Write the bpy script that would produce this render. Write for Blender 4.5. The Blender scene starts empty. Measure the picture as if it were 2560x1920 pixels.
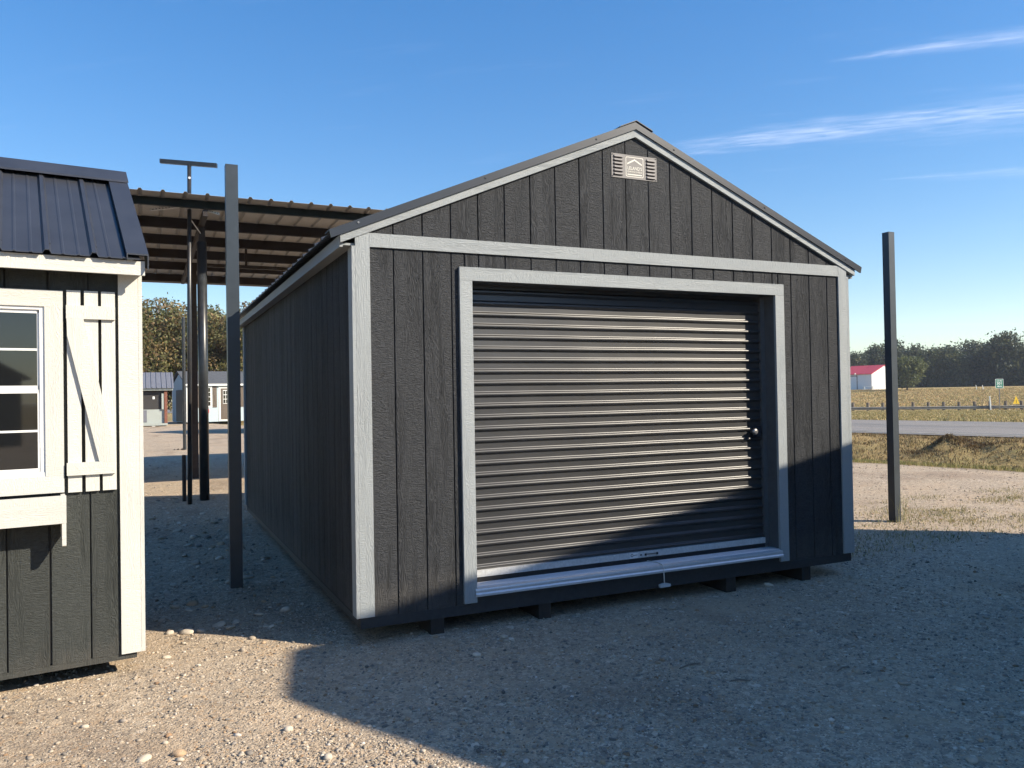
import bpy, math, random
import numpy as np
from mathutils import Matrix, Vector
random.seed(7); RNG = np.random.default_rng(11)
SC = bpy.context.scene
COL = SC.collection
R = math.radians
# ------------------------------------------------------------------ camera
CAM = Vector((-1.2522, -5.1232, 1.4211)); YAW, PIT, ROL, FPX = 0.4323, 0.0139, -0.0171, 1996.5
fw = Vector((math.sin(YAW)*math.cos(PIT), math.cos(YAW)*math.cos(PIT), math.sin(PIT)))
r0 = Vector((math.cos(YAW), -math.sin(YAW), 0)); u0 = r0.cross(fw)
rt = r0*math.cos(ROL) + u0*math.sin(ROL); up = u0*math.cos(ROL) - r0*math.sin(ROL)
cd = bpy.data.cameras.new('camera'); cam = bpy.data.objects.new('camera', cd); COL.objects.link(cam)
cam.matrix_world = Matrix(((rt.x, up.x, -fw.x, CAM.x), (rt.y, up.y, -fw.y, CAM.y), (rt.z, up.z, -fw.z, CAM.z), (0, 0, 0, 1)))
cd.sensor_width = 36; cd.lens = FPX/2560*36; cd.clip_start = 0.05; cd.clip_end = 20000
SC.camera = cam
# ------------------------------------------------------------------ sun, sky, exposure
SUN_AZ, SUN_EL = R(131.0), R(33.0)            # clockwise from +Y
SDIR = Vector((math.sin(SUN_AZ)*math.cos(SUN_EL), math.cos(SUN_AZ)*math.cos(SUN_EL), math.sin(SUN_EL)))
sl = bpy.data.lights.new('sun', 'SUN'); sl.energy = 4.6; sl.angle = R(0.53); sl.color = (1.0, 0.89, 0.72)
so = bpy.data.objects.new('sun', sl); COL.objects.link(so); so.location = (10, -12, 20)
so.rotation_euler = (-SDIR).to_track_quat('-Z', 'Y').to_euler()
W = bpy.data.worlds.new('World'); SC.world = W; W.use_nodes = True
wn, wl = W.node_tree.nodes, W.node_tree.links
wn.clear()
def N(nodes, t, **kw):
    n = nodes.new(t)
    for k, v in kw.items(): setattr(n, k, v)
    return n
def wmath(op, a, b=None, c=None, clamp=False):
    n = N(wn, 'ShaderNodeMath', operation=op, use_clamp=clamp)
    for i, v in enumerate((a, b, c)):
        if v is None: continue
        if hasattr(v, 'is_output'): wl.new(v, n.inputs[i])
        else: n.inputs[i].default_value = v
    return n.outputs[0]
sky = N(wn, 'ShaderNodeTexSky', sky_type='NISHITA'); sky.sun_disc = False
sky.sun_elevation = SUN_EL; sky.sun_rotation = SUN_AZ; sky.altitude = 150; sky.air_density = 1.0; sky.dust_density = 0.3; sky.ozone_density = 1.3
bg = N(wn, 'ShaderNodeBackground'); bg.inputs[1].default_value = 0.105
out = N(wn, 'ShaderNodeOutputWorld')
tc = N(wn, 'ShaderNodeTexCoord'); sx = N(wn, 'ShaderNodeSeparateXYZ'); wl.new(tc.outputs['Generated'], sx.inputs[0])
zc = wmath('MAXIMUM', sx.outputs[2], 0.02)
px, py = wmath('DIVIDE', sx.outputs[0], zc), wmath('DIVIDE', sx.outputs[1], zc)
cv = N(wn, 'ShaderNodeCombineXYZ'); wl.new(px, cv.inputs[0]); wl.new(py, cv.inputs[1])
# thin cirrus lying in a high flat layer; long streaks run roughly along (0.77, -0.63)
ca, sa = 0.775, -0.632
along = wmath('ADD', wmath('MULTIPLY', px, ca), wmath('MULTIPLY', py, sa))
across = wmath('ADD', wmath('MULTIPLY', px, -sa), wmath('MULTIPLY', py, ca))
sv = N(wn, 'ShaderNodeCombineXYZ'); wl.new(wmath('MULTIPLY', along, 0.55), sv.inputs[0]); wl.new(wmath('MULTIPLY', across, 2.2), sv.inputs[1])
nz = N(wn, 'ShaderNodeTexNoise'); nz.inputs['Scale'].default_value = 2.6; nz.inputs['Detail'].default_value = 6; nz.inputs['Roughness'].default_value = 0.6
wl.new(sv.outputs[0], nz.inputs[0])
fine = N(wn, 'ShaderNodeTexNoise'); fine.inputs['Scale'].default_value = 12; fine.inputs['Detail'].default_value = 8; fine.inputs['Distortion'].default_value = 0.6; wl.new(sv.outputs[0], fine.inputs[0])
def streak(x0, y0, x1, y1, hw, amp, grow):
    L = math.hypot(x1-x0, y1-y0); dx, dy = (x1-x0)/L, (y1-y0)/L
    qx, qy = wmath('SUBTRACT', px, x0), wmath('SUBTRACT', py, y0)
    t = wmath('DIVIDE', wmath('ADD', wmath('MULTIPLY', qx, dx), wmath('MULTIPLY', qy, dy)), L)
    s = wmath('ADD', wmath('MULTIPLY', qx, -dy), wmath('MULTIPLY', qy, dx))
    s = wmath('ADD', s, wmath('MULTIPLY', wmath('SUBTRACT', nz.outputs[0], 0.5), hw*2.0))
    w = wmath('MULTIPLY', wmath('ADD', wmath('MULTIPLY', wmath('MINIMUM', wmath('MAXIMUM', t, 0.0), 1.0), grow), 0.25), hw)
    m = wmath('SUBTRACT', 1.0, wmath('DIVIDE', wmath('ABSOLUTE', s), w), clamp=True)
    m = wmath('MULTIPLY', m, m)
    a = wmath('MULTIPLY', t, 4.0, clamp=True); b = wmath('SUBTRACT', 3.0, wmath('MULTIPLY', t, 1.0), clamp=True)
    m = wmath('MULTIPLY', wmath('MULTIPLY', m, a), b)
    return wmath('MULTIPLY', wmath('MULTIPLY', m, amp), wmath('MAXIMUM', wmath('SUBTRACT', wmath('MULTIPLY', fine.outputs[0], 3.4), 0.75), 0.12))
c1 = streak(1.93, 2.72, 2.92, 1.80, 0.34, 0.30, 1.0)
c2 = streak(1.90, 1.80, 2.30, 1.41, 0.12, 0.26, 0.8)
c3 = streak(3.20, 2.74, 3.80, 2.30, 0.14, 0.13, 1.0)
c4 = streak(9.2, 9.3, 12.0, 8.4, 0.5, 0.25, 1.0)
mask2 = wmath('MULTIPLY', wmath('SUBTRACT', nz.outputs[0], 0.60, clamp=True), 0.22)
cl = wmath('ADD', wmath('ADD', c1, c2), wmath('ADD', c3, c4))
cl = wmath('ADD', cl, mask2, clamp=True)
cl = wmath('MULTIPLY', cl, wmath('MULTIPLY', wmath('SUBTRACT', sx.outputs[2], 0.02), 20.0, clamp=True))
mx = N(wn, 'ShaderNodeMix', data_type='RGBA'); wl.new(cl, mx.inputs[0]); gm1 = N(wn, 'ShaderNodeVectorMath', operation='SCALE'); gm1.inputs['Scale'].default_value = 0.25; wl.new(sky.outputs[0], gm1.inputs[0])
gm = N(wn, 'ShaderNodeGamma'); gm.inputs[1].default_value = 0.72; wl.new(gm1.outputs[0], gm.inputs[0])
hs_ = N(wn, 'ShaderNodeHueSaturation'); hs_.inputs['Hue'].default_value = 0.509; hs_.inputs['Saturation'].default_value = 1.66; hs_.inputs['Value'].default_value = 4.1; wl.new(gm.outputs[0], hs_.inputs['Color']); wl.new(hs_.outputs[0], mx.inputs[6]); mx.inputs[7].default_value = (5.2, 5.7, 7.2, 1)
wl.new(mx.outputs[2], bg.inputs[0]); wl.new(bg.outputs[0], out.inputs[0])
SC.view_settings.view_transform = 'Standard'; SC.view_settings.look = 'None'; SC.view_settings.gamma = 1; SC.view_settings.use_curve_mapping = False
SC.view_settings.exposure = 0.92
SC.render.engine = 'CYCLES'
SC.cycles.use_adaptive_sampling = True; SC.cycles.adaptive_threshold = 0.02; SC.cycles.adaptive_min_samples = 24
SC.cycles.use_denoising = True; SC.cycles.max_bounces = 6; SC.cycles.diffuse_bounces = 4; SC.cycles.glossy_bounces = 3
SC.cycles.transmission_bounces = 4; SC.cycles.transparent_max_bounces = 6; SC.cycles.sample_clamp_indirect = 6
SC.cycles.caustics_reflective = False; SC.cycles.caustics_refractive = False
# ------------------------------------------------------------------ materials
class NT:
    def __init__(s, name):
        s.m = bpy.data.materials.new(name); s.m.use_nodes = True
        s.n, s.l = s.m.node_tree.nodes, s.m.node_tree.links
        s.b = s.n['Principled BSDF']
    def set(s, sock, v):
        i = s.b.inputs[sock]
        if hasattr(v, 'is_output'): s.l.new(v, i)
        else: i.default_value = v
    def link(s, a, node, i):
        if hasattr(a, 'is_output'): s.l.new(a, node.inputs[i])
        else: node.inputs[i].default_value = a
    def math(s, op, a, b=0.0, clamp=False):
        n = N(s.n, 'ShaderNodeMath', operation=op, use_clamp=clamp); s.link(a, n, 0); s.link(b, n, 1); return n.outputs[0]
    def coord(s, rnd=True, scale=(1, 1, 1)):
        t = N(s.n, 'ShaderNodeTexCoord'); v = t.outputs['Object']
        if rnd:
            o = N(s.n, 'ShaderNodeObjectInfo'); k = s.math('MULTIPLY', o.outputs['Random'], 61.0)
            a = N(s.n, 'ShaderNodeVectorMath', operation='ADD'); s.l.new(v, a.inputs[0]); s.l.new(k, a.inputs[1]); v = a.outputs[0]
        m = N(s.n, 'ShaderNodeMapping'); m.inputs['Scale'].default_value = scale; s.l.new(v, m.inputs[0]); return m.outputs[0]
    def noise(s, vec, scale, detail=4, rough=0.55, dist=0.0, col=False):
        n = N(s.n, 'ShaderNodeTexNoise'); s.l.new(vec, n.inputs[0])
        n.inputs['Scale'].default_value = scale; n.inputs['Detail'].default_value = detail; n.inputs['Roughness'].default_value = rough; n.inputs['Distortion'].default_value = dist
        return n.outputs[1 if col else 0]
    def voro(s, vec, scale, feat='F1'):
        n = N(s.n, 'ShaderNodeTexVoronoi', feature=feat); s.l.new(vec, n.inputs[0]); n.inputs['Scale'].default_value = scale
        return n
    def ramp(s, f, stops, interp='LINEAR'):
        n = N(s.n, 'ShaderNodeValToRGB'); e = n.color_ramp.elements; n.color_ramp.interpolation = interp
        while len(e) > 1: e.remove(e[-1])
        e[0].position = stops[0][0]; e[0].color = (*stops[0][1], 1)
        for p, c in stops[1:]:
            k = e.new(p); k.color = (*c, 1)
        s.l.new(f, n.inputs[0]); return n.outputs[0]
    def mix(s, f, a, b, typ='MIX'):
        n = N(s.n, 'ShaderNodeMix', data_type='RGBA', blend_type=typ); s.link(f, n, 0)
        for i, v in ((6, a), (7, b)):
            if hasattr(v, 'is_output'): s.l.new(v, n.inputs[i])
            else: n.inputs[i].default_value = (*v, 1)
        return n.outputs[2]
    def bump(s, h, strength=0.5, dist=0.01):
        n = N(s.n, 'ShaderNodeBump'); n.inputs['Strength'].default_value = strength; n.inputs['Distance'].default_value = dist
        s.l.new(h, n.inputs['Height']); s.l.new(n.outputs[0], s.b.inputs['Normal'])
def paint(name, col, rough=0.5, metal=0.0, var=0.12, nscale=14, bump=0.0, spec=0.5, dirt=None):
    t = NT(name); v = t.coord()
    f = t.noise(v, nscale, 5, 0.6)
    d = tuple(c*(1-var) for c in col); l = tuple(min(1, c*(1+var)) for c in col)
    c = t.ramp(f, [(0.3, d), (0.7, l)])
    if dirt:
        c = t.mix(t.ramp(t.noise(v, 3.5, 6, 0.65), [(0.52, (0, 0, 0)), (0.75, (0.6, 0.6, 0.6))]), c, dirt)
    t.set('Base Color', c); t.set('Roughness', rough); t.set('Metallic', metal); t.set('Specular IOR Level', spec)
    if bump: t.bump(t.noise(v, 60, 4), bump, 0.004)
    return t.m
def wood(name, col, axis='z', strength=0.6, rough=0.55, var=0.22, coarse=1.0, warm=0.0, spec=0.25, bvar=0.08, splash=False):
    """embossed wood-grain siding or trim, painted; grain runs along the axis"""
    t = NT(name)
    lo, hi = 0.10, 1.0
    sc = {'z': (hi, hi, lo), 'x': (lo, hi, hi), 'y': (hi, lo, hi)}[axis]
    sq = {'z': (0.5, 0.5, 2.0), 'x': (2.0, 0.5, 0.5), 'y': (0.5, 2.0, 0.5)}[axis]
    v = t.coord(True, sc); w = t.coord(True, sq); iso = t.coord(True)
    grain = t.noise(v, 95*coarse, 3, 0.6, 0.8)
    cath = t.noise(v, 22*coarse, 2, 0.5, 2.2)
    rings = t.math('PINGPONG', t.math('MULTIPLY', cath, 9.0), 0.5)
    rip = t.noise(w, 60*coarse, 2, 0.5, 1.2)
    mk = t.ramp(t.noise(v, 9, 2), [(0.42, (0, 0, 0)), (0.58, (1, 1, 1))])
    h = t.math('ADD', t.math('MULTIPLY', grain, 0.5), t.math('MULTIPLY', rings, 0.7))
    n = N(t.n, 'ShaderNodeMix', data_type='FLOAT'); t.l.new(mk, n.inputs[0]); t.l.new(h, n.inputs[2]); t.l.new(rip, n.inputs[3]); h = n.outputs[0]
    d = tuple(c*(1-var) for c in col); l = tuple(min(1, c*(1+var)) for c in col)
    c = t.ramp(h, [(0.2, d), (0.75, l)])
    c = t.mix(t.math('MULTIPLY', t.noise(iso, 4, 4), 0.25), c, tuple(min(1, x*1.5+warm*0.02) for x in col))
    if splash:
        sp_ = N(t.n, 'ShaderNodeSeparateXYZ'); t.l.new(t.coord(False), sp_.inputs[0])
        lim = t.math('ADD', t.math('MULTIPLY', t.noise(t.coord(False), 7, 5, 0.7), 0.5), 0.02)
        k_ = t.math('MULTIPLY', t.math('SUBTRACT', lim, sp_.outputs[2], clamp=True), 1.6, clamp=True)
        c = t.mix(k_, c, (0.11, 0.10, 0.088))
    oi = N(t.n, 'ShaderNodeObjectInfo'); hv_ = N(t.n, 'ShaderNodeHueSaturation'); t.l.new(c, hv_.inputs['Color']); t.l.new(t.math('ADD', t.math('MULTIPLY', oi.outputs['Random'], bvar), 1-bvar/2), hv_.inputs['Value']); c = hv_.outputs[0]
    t.set('Base Color', c); t.set('Roughness', rough); t.set('Specular IOR Level', spec)
    t.bump(h, strength, 0.009)
    return t.m
def plain(name, col, rough=0.6, **k): return paint(name, col, rough, var=0.05, **k)
M = {}
M['siding'] = wood('charcoal siding', (0.0405, 0.0425, 0.046), 'z', 1.0, 0.65, 0.5, spec=0.12, bvar=0.16, splash=True)
M['siding_l'] = wood('black green siding', (0.041, 0.045, 0.043), 'z', 0.7, 0.6, 0.3, spec=0.15, bvar=0.14, splash=True)
M['groove'] = plain('groove shade black', (0.012, 0.012, 0.012), 0.8)
M['trim_z'] = wood('grey trim upright', (0.285, 0.307, 0.315), 'z', 0.5, 0.55, 0.07)
M['trim_x'] = wood('grey trim level', (0.285, 0.307, 0.315), 'x', 0.5, 0.55, 0.07)
M['trim_y'] = wood('grey trim eave', (0.285, 0.307, 0.315), 'y', 0.5, 0.55, 0.07)
M['white_z'] = wood('cream white trim upright', (0.53, 0.525, 0.485), 'z', 0.38, 0.6, 0.06)
M['white_x'] = wood('cream white trim level', (0.53, 0.525, 0.485), 'x', 0.38, 0.6, 0.06)
M['vinyl'] = plain('white vinyl', (0.78, 0.78, 0.76), 0.35)
M['roof'] = paint('dark metal roofing', (0.040, 0.046, 0.058), 0.42, 0.0, 0.12, 6)
M['roof_l'] = paint('blue black metal roofing', (0.036, 0.039, 0.048), 0.36, 0.0, 0.15, 5)
M['flash'] = paint('charcoal metal flashing', (0.022, 0.027, 0.036), 0.36, 0.0, 0.08, 5)
M['door'] = paint('charcoal door steel', (0.021, 0.0205, 0.021), 0.39, 0.0, 0.15, 5)
M['door'].node_tree.nodes['Principled BSDF'].inputs['IOR'].default_value = 1.95
M['jamb'] = paint('slate jamb paint', (0.085, 0.09, 0.095), 0.5)
M['galv'] = paint('galvanised steel', (0.62, 0.63, 0.64), 0.45, 0.25, 0.15, 60)
M['alu'] = paint('brushed aluminium', (0.62, 0.63, 0.65), 0.36, 0.45, 0.06, 40)
M['rubber'] = plain('black rubber', (0.014, 0.014, 0.016), 0.6)
M['knob'] = paint('nickel lock', (0.28, 0.27, 0.26), 0.35, 0.7, 0.05)
M['sticker'] = plain('white sticker', (0.8, 0.8, 0.8), 0.4)
M['print'] = plain('black print', (0.02, 0.02, 0.025), 0.5)
M['rope'] = plain('white cord', (0.62, 0.60, 0.56), 0.7)
M['handle'] = plain('grey plastic handle', (0.48, 0.49, 0.50), 0.5)
M['skid'] = paint('treated timber dark', (0.028, 0.022, 0.018), 0.8, var=0.3, nscale=9, bump=0.3)
M['rim'] = paint('painted rim board', (0.030, 0.030, 0.032), 0.6, var=0.2, nscale=30, bump=0.3)
M['vent'] = paint('warm grey vent plate', (0.17, 0.16, 0.157), 0.55, 0.0, 0.05)
M['logo'] = plain('cream print', (0.62, 0.60, 0.53), 0.5)
M['slot'] = plain('dark slot', (0.02, 0.016, 0.018), 0.7)
M['steel'] = paint('blue black painted steel', (0.034, 0.044, 0.055), 0.4, 0.0, 0.12, 8)
M['pipe'] = paint('dark pipe paint', (0.026, 0.029, 0.033), 0.33, 0.0, 0.3, 12, dirt=(0.05, 0.035, 0.028))
M['rust'] = paint('rusty primer', (0.030, 0.020, 0.017), 0.7, 0.0, 0.35, 20)
M['purlin'] = paint('red oxide purlin', (0.020, 0.014, 0.014), 0.7, 0.0, 0.2, 8)
M['beam'] = paint('green black beam', (0.010, 0.016, 0.018), 0.6, 0.0, 0.2, 8, spec=0.2)
M['sheet'] = paint('bare galvalume sheet', (0.37, 0.36, 0.355), 0.55, 0.0, 0.10, 6)
M['glass'] = NT('window glass').m
g = NT('window pane'); g.set('Base Color', (0.010, 0.011, 0.012, 1)); g.set('Roughness', 0.03); g.set('Specular IOR Level', 0.9); M['glass'] = g.m
M['bluewall'] = wood('pale blue siding', (0.38, 0.46, 0.50), 'z', 0.3, 0.6, 0.06)
M['greywall'] = wood('grey green siding', (0.33, 0.36, 0.34), 'z', 0.3, 0.6, 0.06)
M['darkwall'] = plain('dark brown wall', (0.035, 0.032, 0.030), 0.7)
M['brown'] = plain('brown door paint', (0.11, 0.085, 0.065), 0.5)
M['redwood'] = paint('red brown post', (0.20, 0.075, 0.045), 0.6, var=0.2)
M['shingle'] = paint('grey shingles', (0.075, 0.08, 0.09), 0.85, var=0.4, nscale=40)
M['greymetal'] = paint('grey metal roofing', (0.16, 0.165, 0.19), 0.4, 0.0, 0.08, 5)
M['redcard'] = plain('red card', (0.65, 0.03, 0.04), 0.5)
M['redroof'] = paint('red metal roof', (0.55, 0.055, 0.065), 0.5, var=0.08)
M['barnwhite'] = paint('white metal wall', (0.70, 0.71, 0.73), 0.5, var=0.04)
M['dkred'] = plain('dark trim', (0.10, 0.05, 0.05), 0.5)
M['sgreen'] = plain('sign green', (0.006, 0.19, 0.12), 0.45)
M['swhite'] = plain('sign white', (0.8, 0.82, 0.8), 0.45)
M['yellow'] = plain('warning yellow', (0.85, 0.55, 0.02), 0.45)
M['weather'] = paint('weathered wood', (0.17, 0.14, 0.11), 0.8, var=0.3)
M['rail'] = paint('weathered guard rail', (0.17, 0.17, 0.16), 0.6, 0.2, 0.3, 3)
M['bark'] = paint('bark', (0.075, 0.06, 0.048), 0.9, var=0.3)
def attr_mat(name, rough, trans=0.0, bump=0.0):
    t = NT(name); a = N(t.n, 'ShaderNodeAttribute'); a.attribute_name = 'tint'
    o = N(t.n, 'ShaderNodeObjectInfo')
    c = a.outputs['Color']
    h = N(t.n, 'ShaderNodeHueSaturation'); t.l.new(c, h.inputs['Color'])
    t.l.new(t.math('ADD', t.math('MULTIPLY', o.outputs['Random'], 0.4), 0.8), h.inputs['Value'])
    t.set('Base Color', h.outputs[0]); t.set('Roughness', rough); t.set('Specular IOR Level', 0.3)
    if trans:
        tr = N(t.n, 'ShaderNodeBsdfTranslucent'); t.l.new(h.outputs[0], tr.inputs[0])
        mxs = N(t.n, 'ShaderNodeMixShader'); mxs.inputs[0].default_value = trans
        t.l.new(t.b.outputs[0], mxs.inputs[1]); t.l.new(tr.outputs[0], mxs.inputs[2]); t.l.new(mxs.outputs[0], t.n['Material Output'].inputs[0])
    if bump: t.bump(t.noise(t.coord(), 160, 4), bump, 0.004)
    return t.m
M['leaf'] = attr_mat('leaf', 0.6, 0.35)
M['blade'] = attr_mat('grass blade', 0.7, 0.3)
M['pebble'] = attr_mat('pebble', 0.85, 0.0, 0.3)
M['stone'] = M['pebble']
def gravel_mat():
    t = NT('crushed gravel'); v = t.coord(False)
    big = t.noise(v, 0.55, 5, 0.6); mid = t.noise(v, 2.4, 5, 0.65)
    a = t.voro(v, 62); b = t.voro(v, 135); c3 = t.voro(v, 26)
    pal = [(0.0, (0.197, 0.178, 0.158)), (0.22, (0.383, 0.333, 0.273)), (0.45, (0.534, 0.466, 0.373)), (0.62, (0.313, 0.278, 0.231)), (0.78, (0.638, 0.566, 0.462)), (0.92, (0.418, 0.311, 0.21)), (1.0, (0.766, 0.699, 0.598))]
    s1 = N(t.n, 'ShaderNodeSeparateColor'); t.l.new(a.outputs['Color'], s1.inputs[0])
    s2 = N(t.n, 'ShaderNodeSeparateColor'); t.l.new(b.outputs['Color'], s2.inputs[0])
    ca_, cb_ = t.ramp(s1.outputs[0], pal), t.ramp(s2.outputs[1], pal)
    col = t.mix(t.ramp(s1.outputs[2], [(0.42, (0, 0, 0)), (0.5, (1, 1, 1))]), ca_, cb_)
    s3 = N(t.n, 'ShaderNodeSeparateColor'); t.l.new(c3.outputs['Color'], s3.inputs[0])
    col = t.mix(t.ramp(s3.outputs[0], [(0.60, (0, 0, 0)), (0.72, (0.75, 0.75, 0.75))]), col, t.ramp(s3.outputs[1], pal))
    dust = t.ramp(mid, [(0.50, (0, 0, 0)), (0.80, (0.6, 0.6, 0.6))])
    col = t.mix(dust, col, (0.522, 0.411, 0.289))
    col = t.mix(t.ramp(big, [(0.50, (0, 0, 0)), (0.75, (0.5, 0.5, 0.5))]), col, (0.52, 0.42, 0.31))
    col = t.mix(1.0, col, (0.95, 0.875, 0.79), 'MULTIPLY')
    patch = t.noise(t.coord(False, (1.0, 0.55, 1.0)), 0.9, 4, 0.6, 0.6)
    col = t.mix(t.ramp(patch, [(0.30, (1, 1, 1)), (0.48, (0, 0, 0))]), col, t.mix(1.0, col, (0.72, 0.70, 0.70), 'MULTIPLY'))
    t.set('Base Color', col); t.set('Roughness', 0.9); t.set('Specular IOR Level', 0.25)
    h = t.math('SUBTRACT', t.math('MULTIPLY', s1.outputs[1], 0.5), t.math('MULTIPLY', a.outputs['Distance'], 0.9))
    h = t.math('ADD', h, t.math('SUBTRACT', t.math('MULTIPLY', s2.outputs[0], 0.3), t.math('MULTIPLY', b.outputs['Distance'], 0.5)))
    h = t.math('ADD', h, t.math('MULTIPLY', t.noise(v, 30, 4), 0.6))
    t.bump(h, 0.65, 0.010)
    return t.m
M['gravel'] = gravel_mat()
def field_mat():
    t = NT('dry grass field'); v = t.coord(False); w = t.coord(False, (1, 1, 1))
    a = t.noise(v, 0.05, 6, 0.65); b = t.noise(v, 1.3, 6, 0.7); f = t.noise(v, 14, 5, 0.75)
    c = t.ramp(b, [(0.32, (0.21, 0.161, 0.07)), (0.5, (0.35, 0.266, 0.119)), (0.68, (0.294, 0.259, 0.098))])
    c = t.mix(t.ramp(a, [(0.45, (0, 0, 0)), (0.62, (0.8, 0.8, 0.8))]), c, (0.42, 0.28, 0.133))
    c = t.mix(t.ramp(f, [(0.45, (0, 0, 0)), (0.7, (0.5, 0.5, 0.5))]), c, (0.36, 0.29, 0.15))
    t.set('Base Color', c); t.set('Roughness', 0.95); t.set('Specular IOR Level', 0.1)
    t.bump(t.math('ADD', f, t.math('MULTIPLY', b, 2.0)), 0.8, 0.08)
    return t.m
M['field'] = field_mat()
def road_mat():
    t = NT('chip seal road'); v = t.coord(False)
    w = t.coord(False, (1.0, 0.06, 1.0))
    c = t.ramp(t.noise(v, 9, 5, 0.7), [(0.3, (0.175, 0.158, 0.14)), (0.7, (0.26, 0.235, 0.21))])
    c = t.mix(t.ramp(t.noise(w, 1.1, 3), [(0.45, (0, 0, 0)), (0.62, (0.6, 0.6, 0.6))]), c, (0.12, 0.12, 0.12))
    t.set('Base Color', c); t.set('Roughness', 0.85); t.bump(t.noise(v, 90, 3), 0.4, 0.01); return t.m
M['road'] = road_mat()
M['line'] = paint('worn road paint', (0.34, 0.32, 0.26), 0.7, var=0.3, nscale=3)
# ------------------------------------------------------------------ mesh helpers
class MB:
    def __init__(s): s.v, s.f = [], []
    def add(s, vs, fs):
        o = len(s.v); s.v += [tuple(p) for p in vs]; s.f += [tuple(i+o for i in f) for f in fs]; return s
    def box(s, x0, x1, y0, y1, z0, z1):
        return s.add([(x0,y0,z0),(x1,y0,z0),(x1,y1,z0),(x0,y1,z0),(x0,y0,z1),(x1,y0,z1),(x1,y1,z1),(x0,y1,z1)],
                     [(3,2,1,0),(4,5,6,7),(0,1,5,4),(1,2,6,5),(2,3,7,6),(3,0,4,7)])
    def prism(s, poly, a, b, axis='y'):
        """poly of 2-D points (counter-clockwise seen from the low side of the axis) extruded from a to b"""
        n = len(poly)
        P = {'y': lambda p, k: (p[0], k, p[1]), 'x': lambda p, k: (k, p[0], p[1]), 'z': lambda p, k: (p[0], p[1], k)}[axis]
        vs = [P(p, a) for p in poly] + [P(p, b) for p in poly]
        fs = [tuple(range(n)), tuple(range(2*n-1, n-1, -1))] + [(i, i+n, (i+1) % n + n, (i+1) % n) for i in range(n)]
        return s.add(vs, fs)
    def tube(s, pts, r, n=10, cap=True):
        pts = [Vector(p) for p in pts]; rs = r if isinstance(r, (list, tuple)) else [r]*len(pts)
        rings = []
        for i, p in enumerate(pts):
            d = (pts[min(i+1, len(pts)-1)] - pts[max(i-1, 0)]).normalized()
            a = d.orthogonal().normalized() if abs(d.z) < 0.9 else Vector((1, 0, 0)).cross(d).normalized()
            if abs(d.z) < 0.9: a = d.cross(Vector((0, 0, 1))).normalized()
            b = d.cross(a).normalized()
            rings.append([p + (a*math.cos(k*2*math.pi/n) + b*math.sin(k*2*math.pi/n))*rs[i] for k in range(n)])
        vs = [q for ring in rings for q in ring]; fs = []
        for i in range(len(pts)-1):
            for k in range(n):
                fs.append((i*n+k, i*n+(k+1) % n, (i+1)*n+(k+1) % n, (i+1)*n+k))
        if cap: fs += [tuple(range(n-1, -1, -1)), tuple(range((len(pts)-1)*n, len(pts)*n))]
        return s.add(vs, fs)
    def obj(s, name, mat, parent=None, smooth=False, fix=True):
        me = bpy.data.meshes.new(name); me.from_pydata(s.v, [], s.f); me.update()
        if fix:
            import bmesh
            bm = bmesh.new(); bm.from_mesh(me); bmesh.ops.recalc_face_normals(bm, faces=bm.faces[:]); bm.to_mesh(me); bm.free()
        if smooth: me.shade_smooth()
        return link(name, me, mat, parent)
def link(name, me, mat, parent=None):
    o = bpy.data.objects.new(name, me); COL.objects.link(o)
    if mat is not None: me.materials.clear(); me.materials.append(M[mat] if isinstance(mat, str) else mat)
    if parent is not None: setpar(o, parent)
    return o
def setpar(o, parent):
    o.parent = parent
    if parent.get('_w'):                      # geometry given in world coordinates
        p = parent
        o.matrix_parent_inverse = Matrix.Translation(-p.location)
def thing(name, label, cat, loc=(0, 0, 0), rz=0.0, group=None, world=False):
    o = bpy.data.objects.new(name, None); COL.objects.link(o); o.location = loc; o.rotation_euler = (0, 0, rz)
    o.empty_display_size = 0.2
    o['label'] = label; o['category'] = cat
    if group: o['group'] = group
    if world: o['_w'] = 1
    return o
def tag(o, label, cat, group=None):
    o['label'] = label; o['category'] = cat
    if group: o['group'] = group
    return o
def struct(o): o['kind'] = 'structure'; return o
def stuff(o): o['kind'] = 'stuff'; return o
def box(name, mat, parent, *b): return MB().box(*b).obj(name, mat, parent)
def npmesh(name, V, F, mat, tint=None, smooth=False, parent=None):
    """V (n,3), F (m,k) numpy, tint (n,3) per vertex"""
    me = bpy.data.meshes.new(name); m, k = F.shape
    me.vertices.add(len(V)); me.vertices.foreach_set('co', V.astype(np.float32).ravel())
    me.loops.add(m*k); me.loops.foreach_set('vertex_index', F.astype(np.int32).ravel())
    me.polygons.add(m); me.polygons.foreach_set('loop_start', np.arange(0, m*k, k, dtype=np.int32)); me.polygons.foreach_set('loop_total', np.full(m, k, dtype=np.int32))
    if smooth: me.polygons.foreach_set('use_smooth', np.ones(m, dtype=bool))
    me.update(calc_edges=True)
    if tint is not None:
        at = me.attributes.new('tint', 'FLOAT_COLOR', 'POINT')
        at.data.foreach_set('color', np.concatenate([tint, np.ones((len(tint), 1))], 1).astype(np.float32).ravel())
    return link(name, me, mat, parent)
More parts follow.
